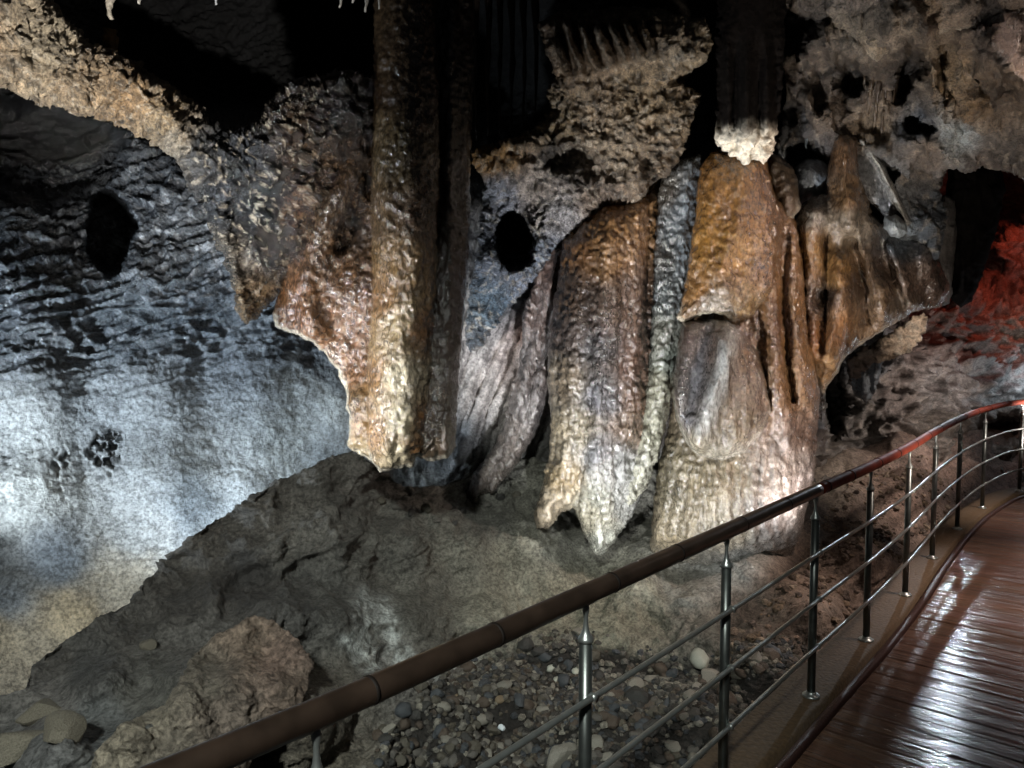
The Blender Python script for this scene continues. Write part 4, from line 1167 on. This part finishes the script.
def rbc(c):
    k = sm(-.2, .4, fbm(A(c['P'], 16, 16, 3), 3, 883))
    base = (1 - k)[:, None] * lin('4a3a2c') + k[:, None] * lin('8a765c')
    return np.concatenate([base * (1 + .4 * fbm(c['P'] * 9, 4, 884))[:, None], np.full((len(k), 1), .5)], 1)
tag(relief('drip_ribs', m_flow, rbd, rbh, rbc, RB, sat=.9, step=1.2, T=0.14, R=16, back=0.3, edge=(1.5, .12), seed=72), 'cluster of slender brown drip ribs hanging under the tan rock lip', 'stalactite')
BK = [(796, 166), (806, 158), (822, 160), (832, 170), (835, 186), (827, 196), (812, 196), (800, 205), (792, 196), (791, 180)]
tag(relief('wet_rock', m_flow, lambda c: 6.35 + 0 * c['px'], wh, kcol('86929e', 9, 861), BK, step=1.3, T=0.2, R=18, back=0.3, edge=(1.5, .12), seed=73), 'blue-grey wet rock swelling in the hollow right of the black hanging drape', 'rock')
def bwc(c):
    base = lin('66533e')[None, :] * (1 + 0.6 * fbm(c['P'] * 9, 4, 862))[:, None]
    rim = sm(5, 1, c['sd']) * sm(196, 208, c['py'])
    base = base + (0.8 * rim)[:, None] * (lin('d8ccb8') - base)
    return np.concatenate([base, np.full((len(base), 1), .45)], 1)
BW = [(766, 152), (780, 156), (794, 168), (799, 190), (800, 208), (794, 217), (784, 224), (779, 212), (773, 194), (768, 172)]
tag(relief('flowstone_fin', m_flow, lambda c: 6.0 + 0 * c['px'], gbh, bwc, BW, sat=.85, step=1.3, T=0.16, R=16, back=0.3, edge=(1.5, .12), seed=74), 'small brown flowstone fin with a white tip beside the golden pillar top', 'flowstone')

# the dark roof just over the frame, from which the curtain and the small stalactites hang
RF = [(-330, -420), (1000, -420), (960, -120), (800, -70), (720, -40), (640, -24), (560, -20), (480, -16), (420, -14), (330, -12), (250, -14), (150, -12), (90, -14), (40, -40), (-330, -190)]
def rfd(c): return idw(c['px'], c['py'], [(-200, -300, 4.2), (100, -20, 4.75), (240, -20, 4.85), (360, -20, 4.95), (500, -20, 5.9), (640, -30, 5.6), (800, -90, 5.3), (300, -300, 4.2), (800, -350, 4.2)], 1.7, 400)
rf = relief('ceiling', m_matte, rfd, kh, kcol('1a1613', 5, 891), RF, step=4.0, T=0.12, R=24, back=4.0, edge=(3, .06), seed=81)
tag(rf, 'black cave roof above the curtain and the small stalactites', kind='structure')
# ================================================================== ground
CREST = [(-330, 900), (-120, 745), (-30, 705), (8, 694), (24, 688), (34, 664), (48, 652), (66, 640), (100, 616), (128, 603), (150, 576), (172, 556), (205, 524), (236, 508), (262, 490), (296, 472), (330, 458), (352, 449), (372, 462), (400, 486), (440, 486), (480, 470)]
GR = CREST + [(530, 458), (600, 470), (660, 470), (720, 470), (790, 440), (830, 422), (860, 410), (930, 398), (1000, 390), (1100, 386), (1330, 380), (1330, 1000), (-330, 1000)]
GPTS = [(-300, 950, 2.6), (-60, 740, 3.1), (20, 695, 3.45), (40, 660, 3.75), (70, 640, 4.0), (130, 604, 4.3), (170, 560, 4.65), (236, 510, 5.0), (296, 474, 5.35), (352, 450, 5.7), (400, 487, 6.05), (480, 480, 6.5), (530, 465, 6.8),
        (60, 760, 2.75), (150, 760, 2.75), (200, 700, 3.15), (100, 690, 3.3), (120, 640, 3.8), (200, 620, 3.95), (270, 640, 3.75), (300, 720, 3.2), (250, 560, 4.6), (320, 560, 4.8), (320, 640, 4.1), (400, 560, 5.2), (400, 640, 4.6), (380, 700, 3.95),
        (460, 560, 5.5), (520, 560, 5.7), (480, 640, 5.0), (420, 740, 3.95), (500, 720, 4.3), (600, 740, 4.05), (560, 660, 4.95), (620, 650, 5.05), (560, 600, 5.6), (600, 560, 6.2), (640, 600, 5.5), (700, 600, 5.3), (700, 650, 4.9), (690, 560, 6.0),
        (760, 580, 5.4), (800, 530, 6.2), (700, 740, 4.0), (760, 680, 4.35), (800, 620, 4.9), (860, 560, 5.8), (840, 500, 7.0), (840, 470, 8.0), (900, 500, 7.2), (900, 460, 8.4), (960, 470, 8.6), (960, 440, 9.4), (1024, 460, 9.0), (1024, 432, 9.9), (860, 413, 10.4), (930, 401, 11.0), (1000, 393, 11.4), (1100, 390, 11.4), (1300, 384, 11), (820, 432, 9.6),
        (1200, 440, 9.0), (600, 500, 7.0), (700, 500, 7.2), (760, 480, 7.6), (450, 768, 3.72), (600, 768, 3.8), (720, 768, 3.72), (380, 768, 3.5), (450, 850, 3.1), (600, 850, 3.15), (750, 850, 3.1), (500, 950, 2.6), (800, 950, 2.6), (1100, 900, 2.6), (1300, 600, 5), (1000, 560, 5.2), (1000, 700, 3.6)]
def gd(c):
    px, py = c['px'], c['py']
    d = idw(px, py, GPTS, 2.1, 700)
    # keep the ground under the walkway
    dx, dy, dz = ray(px, py)
    for _ in range(2):
        P = pt(px, py, d)
        s = np.array([0.0])
        dist = np.full(len(px), 9.0)
        for k in range(0, len(PATH), 6):
            t, p = TAN[k], PATH[k]
            n = (t[1], -t[0])
            a = (P[:, 0] - p[0]) * n[0] + (P[:, 1] - p[1]) * n[1]
            b_ = np.abs((P[:, 0] - p[0]) * t[0] + (P[:, 1] - p[1]) * t[1])
            dist = np.where(b_ < 0.35, np.where(np.abs(a) < np.abs(dist), a, dist), dist)
        zmax = -0.14
        low = (dist > -0.12) & (dist < 6) & (P[:, 2] > zmax) & (dz < -0.02) & (P[:, 1] < 8.3)
        d = np.where(low, dy * (zmax - CAMZ) / np.minimum(dz, -0.02), d)
    return d
def gh(c):
    P, px, py = c['P'], c['px'], c['py']
    grav = sm(-20, 25, poly_sd(px, py, GRAVEL_PX))
    left = sm(520, 420, px)
    Q = np.stack([P[:, 0] * 2.6 + P[:, 2] * 1.0, P[:, 1] * 2.2, P[:, 2] * 7 - P[:, 0] * 1.6], -1)
    h = 0.12 * (ridged(Q, 5, 901, .6) - .45) * (1 - grav) * (0.35 + 0.65 * left)
    Qs = np.stack([P[:, 0] * 3.2 + P[:, 2] * 2, P[:, 1] * 3, P[:, 2] * 15 - P[:, 0] * 5], -1)
    h = h + 0.05 * (ridged(Qs, 4, 911, .6) - .4) * (1 - grav) * sm(-.3, .2, fbm(P * 1.1, 2, 912))
    h = h + 0.06 * fbm(P * 2.2, 4, 903, .55) * (1 - .6 * grav)
    mid = sm(470, 520, px) * sm(780, 740, px) * (1 - grav)
    Q2 = np.stack([P[:, 0] * 5 + P[:, 2] * 4, P[:, 1] * 4, P[:, 2] * 6 - P[:, 0] * 5], -1)
    h = h + 0.06 * (ridged(Q2, 4, 905, .55) - .4) * mid
    right = sm(740, 800, px)
    h = h + right * (0.03 * (ridged(P * 5, 4, 907, .6) - .4) + 0.05 * fbm(P * 4, 4, 908, .6))
    h = h + 0.03 * fbm(P * 10, 5, 909, .66)
    safe = sm(0.0, 0.3, np.abs(P[:, 2] + 0.14))
    return h * (0.3 + 0.7 * safe)
GRAVEL_PX = [(370, 790), (392, 735), (420, 700), (470, 668), (520, 650), (570, 642), (640, 655), (690, 668), (740, 655), (780, 640), (800, 650), (785, 700), (745, 790)]
def gc(c):
    P, px, py = c['P'], c['px'], c['py']
    base = cfield(c, [(330, 470, '55524c'), (270, 500, '524e48'), (200, 545, '504c46'), (300, 540, '5c5a54'), (240, 580, '3a3836'), (180, 600, '45423e'), (120, 640, '4a4844'), (60, 660, '504e4a'), (40, 710, '666460'), (40, 750, '5c5e5e'), (150, 690, '54544e'), (100, 720, '565a5a'),
                      (90, 665, '4a4a48'), (200, 650, '5a5854'), (330, 600, '50504c'), (300, 600, '484846'), (400, 550, '57564f'), (420, 600, '5c5c54'), (350, 700, '605c52'), (330, 750, '5c5648'), (400, 680, '6a6862'), (470, 560, '6c6c60'), (520, 560, '7a7a6a'), (500, 600, '7c7c6c'), (560, 600, '84826e'),
                      (480, 520, '5a5a52'), (560, 540, '6e6e62'), (600, 620, '80806c'), (640, 600, '74725f'), (680, 590, '77756a'), (720, 570, '84857e'), (700, 620, '66645a'), (560, 680, '48463f'), (450, 730, '4a463c'), (600, 730, '444440'), (700, 700, '4a4844'), (740, 620, '55493e'),
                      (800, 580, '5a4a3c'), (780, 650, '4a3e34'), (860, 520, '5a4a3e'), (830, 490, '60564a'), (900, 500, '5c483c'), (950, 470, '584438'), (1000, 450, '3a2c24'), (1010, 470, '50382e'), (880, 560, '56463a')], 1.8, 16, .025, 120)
    base = base * np.clip(1.2 + 0.6 * fbm(P * 5, 5, 921, .65) + 0.4 * fbm(P * 19, 4, 922, .7), .2, 2.5)[:, None]
    base = base * (1 + 0.7 * sm(735, 790, px))[:, None]  # right-hand ground lightened, missing lamp light put into the mud colour
    gv = sm(-6, 8, poly_sd(px, py, GRAVEL_PX))[:, None]
    base = base * (1 - gv) + gv * lin('2e2b27')
    # white lime splashes on the grey rock
    for line, w in (([(364, 600), (368, 625), (362, 650), (372, 664)], 9), ([(386, 606), (396, 640), (402, 662)], 8), ([(350, 640), (372, 655)], 9), ([(440, 672), (470, 655)], 7)):
        l, t, s_ = seg_dist(px + 6 * fbm(P * 9, 2, 925), py + 6 * fbm(P * 9, 2, 926), line)
        k = np.exp(-(l / w) ** 2) * sm(-.35, .1, fbm(P * 14, 3, 927))
        base = base + (0.9 * k)[:, None] * (lin('c8d2d0') - base)
    return np.concatenate([base, np.full((len(P), 1), .35)], 1)
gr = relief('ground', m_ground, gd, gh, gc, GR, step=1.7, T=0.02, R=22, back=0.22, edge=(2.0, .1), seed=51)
tag(gr, 'grey rocky cave ground sloping down to the gravel beside the walkway', kind='structure')

# ================================================================== boulder and loose rocks at lower left
def bod(c):
    return idw(c['px'], c['py'], [(120, 740, 2.72), (180, 720, 2.85), (150, 680, 3.1), (220, 640, 3.5), (270, 630, 3.62), (300, 660, 3.45), (280, 700, 3.1), (230, 700, 3.0), (200, 780, 2.6)], 1.6, 100)
def boh(c):
    P = c['P']
    return 0.035 * fbm(P * 4, 4, 931, .6) + 0.035 * (ridged(A(P, 8, 7, 9), 5, 932, .65) - .4) + 0.02 * fbm(P * 18, 4, 933, .65)
def boc(c):
    base = cfield(c, [(110, 750, '857c68'), (150, 700, '7a7260'), (200, 680, '6e6658'), (250, 640, '7c6a58'), (280, 660, '80695a'), (300, 690, '786656'), (230, 720, '74675a'), (170, 760, '6c6456')], 1.8, 14, .03, 130)
    return np.concatenate([base * np.clip(1 + 0.6 * fbm(c['P'] * 6, 5, 934, .6) + .9 * fbm(c['P'] * 20, 4, 935, .7), .25, 2)[:, None], np.full((len(base), 1), .3)], 1)
BO = [(84, 800), (96, 752), (116, 728), (140, 716), (165, 704), (180, 680), (196, 652), (226, 630), (254, 615), (278, 622), (298, 640), (311, 664), (308, 690), (292, 716), (270, 740), (220, 800)]
tag(relief('boulder', m_ground, bod, boh, boc, BO, step=1.5, T=0.06, R=40, back=0.3, edge=(3, .06), seed=61), 'large brownish boulder at the lower left behind the handrail', 'boulder')

m_stone = [plain('stone_' + n_, h_, 0.55, bump=0.5, scale=30, var=0.3, spec=0.45) for n_, h_ in (('grey', '#5f5d58'), ('dark', '#3c3c3a'), ('olive', '#56534a'), ('brown', '#544b42'), ('pale', '#87857c'), ('bluish', '#474c50'))]
m_white = plain('white_stone', '#b8bcb0', 0.5, bump=0.4, scale=30, var=0.15)
m_chip = plain('white_chip', '#d8e4ea', 0.45, bump=0.2, scale=20, var=0.08)
m_ochre = plain('ochre_stone', '#7c6f5a', 0.55, bump=0.4, scale=30, var=0.2)
m_boulder = plain('weathered_stone', '#6e6a5e', 0.75, bump=0.8, scale=22, var=0.35)

def stone_mesh(name, k, mat, sub=2, flat=0.65, ang=0.5):
    bm = bmesh.new()
    bmesh.ops.create_icosphere(bm, subdivisions=sub, radius=1.0)
    rr = random.Random(k)
    # chop a few facets so that the stones are angular
    pl = []
    for _ in range(int(5 + 5 * ang)):
        v = Vector((rr.gauss(0, 1), rr.gauss(0, 1), rr.gauss(0, 1))).normalized(); pl.append((v, rr.uniform(.55, .85)))
    co_ = np.array([v.co[:] for v in bm.verts])
    n = fbm(co_ * 1.3 + k * 7.7, 3, 3)
    sc = np.array([1.0, rr.uniform(.6, .9), flat * rr.uniform(.7, 1.1)])
    for v, nn in zip(bm.verts, n):
        p = Vector(v.co) * (1 + 0.25 * nn)
        for q, dd in pl:
            e = p.dot(q) - dd
            if e > 0: p -= q * e * 0.9
        v.co = Vector((p.x * sc[0], p.y * sc[1], p.z * sc[2]))
    me = bpy.data.meshes.new(name); bm.to_mesh(me); bm.free()
    me.polygons.foreach_set('use_smooth', np.full(len(me.polygons), ang < 0.45, dtype=bool))
    me.materials.append(mat)
    return me
V_, F_ = SURF['ground']
GB_ = BVHTree.FromPolygons([tuple(v) for v in V_], [tuple(f) for f in F_])
def ground_z(x, y):
    h = GB_.ray_cast(Vector((x, y, 3.0)), Vector((0, 0, -1)))
    return h[0].z if h[0] is not None else None
def ground_at(px, py):
    dx, dy, dz = ray(px, py)
    h = GB_.ray_cast(Vector((0, 0, CAMZ)), Vector((float(dx), float(dy), float(dz))).normalized())
    return h[0] if h[0] is not None else None

def put(me, loc, r, rot, name, label, cat, group=None, tilt=0.3):
    ob = bpy.data.objects.new(name, me)
    ob.location = loc; ob.scale = (r, r, r)
    ob.rotation_euler = (random.uniform(-tilt, tilt), random.uniform(-tilt, tilt), rot)
    COL.objects.link(ob)
    return tag(ob, label, cat, group)

# single stones that stand out
for i, (px, py, r, mt, lab) in enumerate([
        (551, 670, .040, m_white, 'white oval stone at the back of the gravel bed, upper of the pale pair'),
        (556, 681, .032, m_white, 'round white stone just below the white oval one in the gravel'),
        (501, 729, .028, m_chip, 'bright white chip lying on the gravel left of the nearest full post'),
        (500, 701, .036, m_ochre, 'ochre stone in the gravel behind the white chip'),
        (455, 697, .032, m_ochre, 'flat yellowish stone at the left side of the gravel'),
        (436, 697, .055, m_stone[5], 'dark bluish stone at the left side of the gravel'),
        (545, 658, .060, m_stone[5], 'dark bluish stone at the back edge of the gravel'),
        (640, 705, .105, m_stone[1], 'large dark angular stone right of the nearest full post'),
        (636, 690, .075, m_stone[4], 'pale brown stone resting against the large dark angular one'),
        (672, 748, .050, m_stone[4], 'pale rounded stone low between the two nearest full posts'),
        (561, 762, .11, m_stone[4], 'large greenish grey slab at the bottom of the gravel'),
        (700, 662, .085, m_white, 'pale grey flat rock at the foot of the ribbed pillar'),
        (712, 682, .10, m_stone[4], 'grey flat rock below the pale one beside the gravel'),
        (576, 672, .040, m_white, 'pale upright stone beside the nearest full post'),
        (671, 680, .032, m_ochre, 'small tan pebble in the gravel near the pale flat rocks')]):
    p = ground_at(px, py)
    if p is None: continue
    me = stone_mesh('stone', 200 + i, mt, 3, 0.7, 0.3 if mt is m_white else 0.8)
    put(me, p + Vector((0, 0, r * .25)), r, i * 1.3, 'stone', lab, 'stone')
for i, (px, py, r, lab) in enumerate([(40, 716, .10, 'tan pointed rock lying on the ground at the far lower left'), (62, 736, .12, 'broad tan rock below the pointed one at the far lower left'), (20, 752, .14, 'grey rock at the lower left corner'), (148, 646, .05, 'small pale rock on the dark slope at left')]):
    p = ground_at(px, py)
    if p is None: continue
    me = stone_mesh('loose_rock', 300 + i, m_boulder, 4, 0.55, 0.8)
    put(me, p + Vector((0, 0, r * .2)), r, i * 1.7 + .5, 'loose_rock', lab, 'rock', tilt=.15)

for i, (px, py, r) in enumerate([(398, 508, .05), (412, 514, .045), (428, 510, .07), (446, 508, .06), (462, 512, .05), (474, 502, .06), (488, 506, .045), (500, 498, .06), (516, 496, .05), (438, 522, .04), (455, 524, .04), (380, 502, .05)]):
    p = ground_at(px, py)
    if p is None: continue
    me = stone_mesh('loose_rock', 330 + i, m_stone[i % 3], 3, 0.7, 1.0)
    put(me, p + Vector((0, 0, r * .2)), r, i * 1.1, 'loose_rock', 'grey rock in the rubble row under the big curtain and pinkish streamer', 'rock', 'rubble row under the curtain')
# gravel: three hundred countable stones, the rest as one mass
poly = np.array(GRAVEL_PX, float)
kinds = [stone_mesh('gravel_stone', 400 + k, m_stone[k % 6], 2, 0.7, 1.2 if k % 5 else 0.3) for k in range(18)]
rs = np.random.default_rng(5)
spots = []
tries = 0
while len(spots) < 4200 and tries < 60000:
    tries += 1
    x, y = rs.uniform(-1.3, 2.3), rs.uniform(3.2, 5.7)
    z = ground_z(x, y)
    if z is None: continue
    qx, qy = proj(np.array([x, y, z]))
    a = poly_sd(np.array([qx]), np.array([qy]), GRAVEL_PX)[0]
    if a < rs.uniform(-14, 6): continue
    r = 0.014 + 0.028 * rs.random() ** 2 + (0.025 if rs.random() < .025 else 0)
    r *= 1.12
    spots.append((r * F / y, x, y, z, r))
spots.sort(reverse=True)
print('SPOTS', len(spots), np.histogram([proj(np.array(q[1:4]))[1] for q in spots], [600, 640, 680, 720, 740, 760, 780, 800])[0])
GL = ['grey', 'dark grey', 'olive grey', 'brown', 'pale', 'bluish']
for i, (s_, x, y, z, r) in enumerate(spots[:300]):
    k = i % 18
    put(kinds[k], (x, y, z + r * .4), r, rs.uniform(0, 6.28), 'gravel_stone', 'small %s stone lying among the gravel behind the railing' % GL[k % 6], 'stone', '%s gravel stones' % GL[k % 6], .5)
def mass(name, spots_, label, cat, tones):
    tm = [np.array([v.co[:] for v in me.vertices]) for me in SMALL]
    tf = [np.array([list(p.vertices) for p in me.polygons]) for me in SMALL]
    Vs, Fs, Cs = [], [], []; o = 0
    for (x, y, z, r) in spots_:
        k = rs.integers(len(SMALL))
        a = rs.uniform(0, 6.28); b_ = rs.uniform(-.5, .5)
        R_ = np.array(Matrix.Rotation(a, 3, 'Z') @ Matrix.Rotation(b_, 3, 'X'))
        Vs.append(tm[k] @ R_.T * r + np.array([x, y, z + r * .35])); Fs.append(tf[k] + o); o += len(tm[k])
        cc = lin(tones[rs.integers(len(tones))]) * rs.uniform(.7, 1.25)
        Cs.append(np.tile(np.append(cc, .4), (len(tm[k]), 1)))
    ob = finish(name, np.concatenate(Vs), np.concatenate(Fs), m_ground, np.concatenate(Cs), smooth=False)
    return tag(ob, label, cat, kind='stuff')
SMALL = [stone_mesh('grit', 500 + k, m_stone[0], 1, 0.7, 0.6) for k in range(10)]
mass('gravel', [s_[1:] for s_ in spots[300:]], 'bed of small dark grey gravel behind the nearest posts', 'gravel', ['5f5d58', '4a4844', '5c574c', '504840', '74726a', '4a4e52', '3a3a38', '8a877c'])
# mud clods and grit right of the gravel
sp2 = []
tries = 0
CLOD = [(720, 650), (760, 600), (800, 560), (830, 510), (860, 470), (920, 450), (980, 440), (1000, 470), (950, 510), (900, 570), (860, 620), (800, 690), (760, 720)]
while len(sp2) < 900 and tries < 40000:
    tries += 1
    x, y = rs.uniform(1.0, 5.2), rs.uniform(3.6, 8.6)
    z = ground_z(x, y)
    if z is None: continue
    qx, qy = proj(np.array([x, y, z]))
    if poly_sd(np.array([qx]), np.array([qy]), CLOD)[0] < 0: continue
    sp2.append((x, y, z - .005, 0.012 + 0.045 * rs.random() ** 3))
mass('rubble', sp2, 'brown muddy rubble on the ground behind the farther posts', 'rubble', ['70604e', '5c4e42', '7e6c5e', '62564e', '867868'])
# ================================================================== lights
def light(kind, name, loc, energy, color=(1, 1, 1), target=None, size=0.1, spot=60, blend=0.6, size_y=None):
    l = bpy.data.lights.new(name, kind)
    l.energy = energy; l.color = color
    if kind == 'AREA':
        l.size = size
        if size_y: l.shape = 'RECTANGLE'; l.size_y = size_y
    else:
        l.shadow_soft_size = size
    if kind == 'SPOT':
        l.spot_size = math.radians(spot); l.spot_blend = blend
    o = bpy.data.objects.new(name, l)
    o.location = Vector(tuple(loc))
    if target is not None:
        o.rotation_euler = (Vector(tuple(target)) - o.location).to_track_quat('-Z', 'Y').to_euler()
    COL.objects.link(o)
    return o
COOL = (0.80, 0.91, 1.0); WARM = (1.0, 0.93, 0.82)
# lamps for the pale wall: one beyond the left edge, strips in the trough between slope and wall
light('SPOT', 'wall_lamp', pt(-380, 590, 3.4), 320, COOL, pt(225, 310, 5.7), .06, 84, .8)
light('AREA', 'wall_lamp', pt(20, 745, 4.05), 5, COOL, pt(60, 420, 5.1), .9, size_y=.06)
light('AREA', 'wall_lamp', pt(215, 590, 5.05), 9, COOL, pt(300, 400, 6.3), .6, size_y=.06)
# floor lamps in front, below the railing on the left
light('SPOT', 'curtain_lamp', (-2.65, 3.05, 0.3), 620, (1, .96, .88), pt(390, 360, 5.0), .05, 42, .9)
light('SPOT', 'overhang_lamp', (-1.3, 1.0, 0.1), 1050, (1, .96, .9), pt(150, 120, 4.7), .05, 38, .8)
light('SPOT', 'column_lamp', (0.35, 3.7, -0.42), 500, (.97, .98, 1), pt(665, 350, 6.0), .05, 78, .8)
light('SPOT', 'pillar_lamp', pt(812, 522, 5.2), 15, (1, .88, .84), pt(770, 430, 5.9), .03, 140, .8)
# beyond: tunnel in red, far wall in daylight white
light('SPOT', 'tunnel_lamp', pt(1120, 160, 8.4), 90, (1, .16, .08), pt(1000, 280, 10.4), .1, 100, .9)
light('POINT', 'far_light', pt(1052, 378, 8.9), 9, COOL, None, .08)
light('SPOT', 'far_light', pt(1095, 430, 7.4), 170, (1, .86, .78), pt(890, 385, 9.1), .1, 90, .9)  # added fill that brightens the far wall
light('SPOT', 'deck_lamp', pt(963, 293, 8.4), 150, COOL, (2.0, 3.4, 0), .03, 30, .9)
# fills added over the walkway and behind the viewer, then the ceiling lamp
light('SPOT', 'walkway_fill', (4.4, 3.4, 3.8), 640, (1, .80, .70), (3.9, 7.0, 0), .2, 110, .8)
light('SPOT', 'walkway_fill', (5.3, 4.9, 3.3), 620, (1, .84, .74), (3.0, 6.6, -.4), .15, 70, .9)
light('SPOT', 'path_fill', (-1.0, -2.6, 4.6), 1500, (.96, 1, .93), pt(360, 680, 4.1), .2, 40, .9)
light('SPOT', 'ceiling_lamp', (3.0, 3.6, .05), 210, (1, .88, .74), pt(880, 130, 5.8), .08, 80, .9)

w = bpy.data.worlds.new('world'); SC.world = w
w.use_nodes = True
bg = w.node_tree.nodes.get('Background') or w.node_tree.nodes.new('ShaderNodeBackground')
bg.inputs['Color'].default_value = (0.5, 0.52, 0.55, 1)
bg.inputs['Strength'].default_value = 0.012
SC.view_settings.view_transform = 'Standard'
SC.view_settings.look = 'None'
SC.view_settings.exposure = 0.3
SC.view_settings.gamma = 1.0
SC.view_settings.use_curve_mapping = False
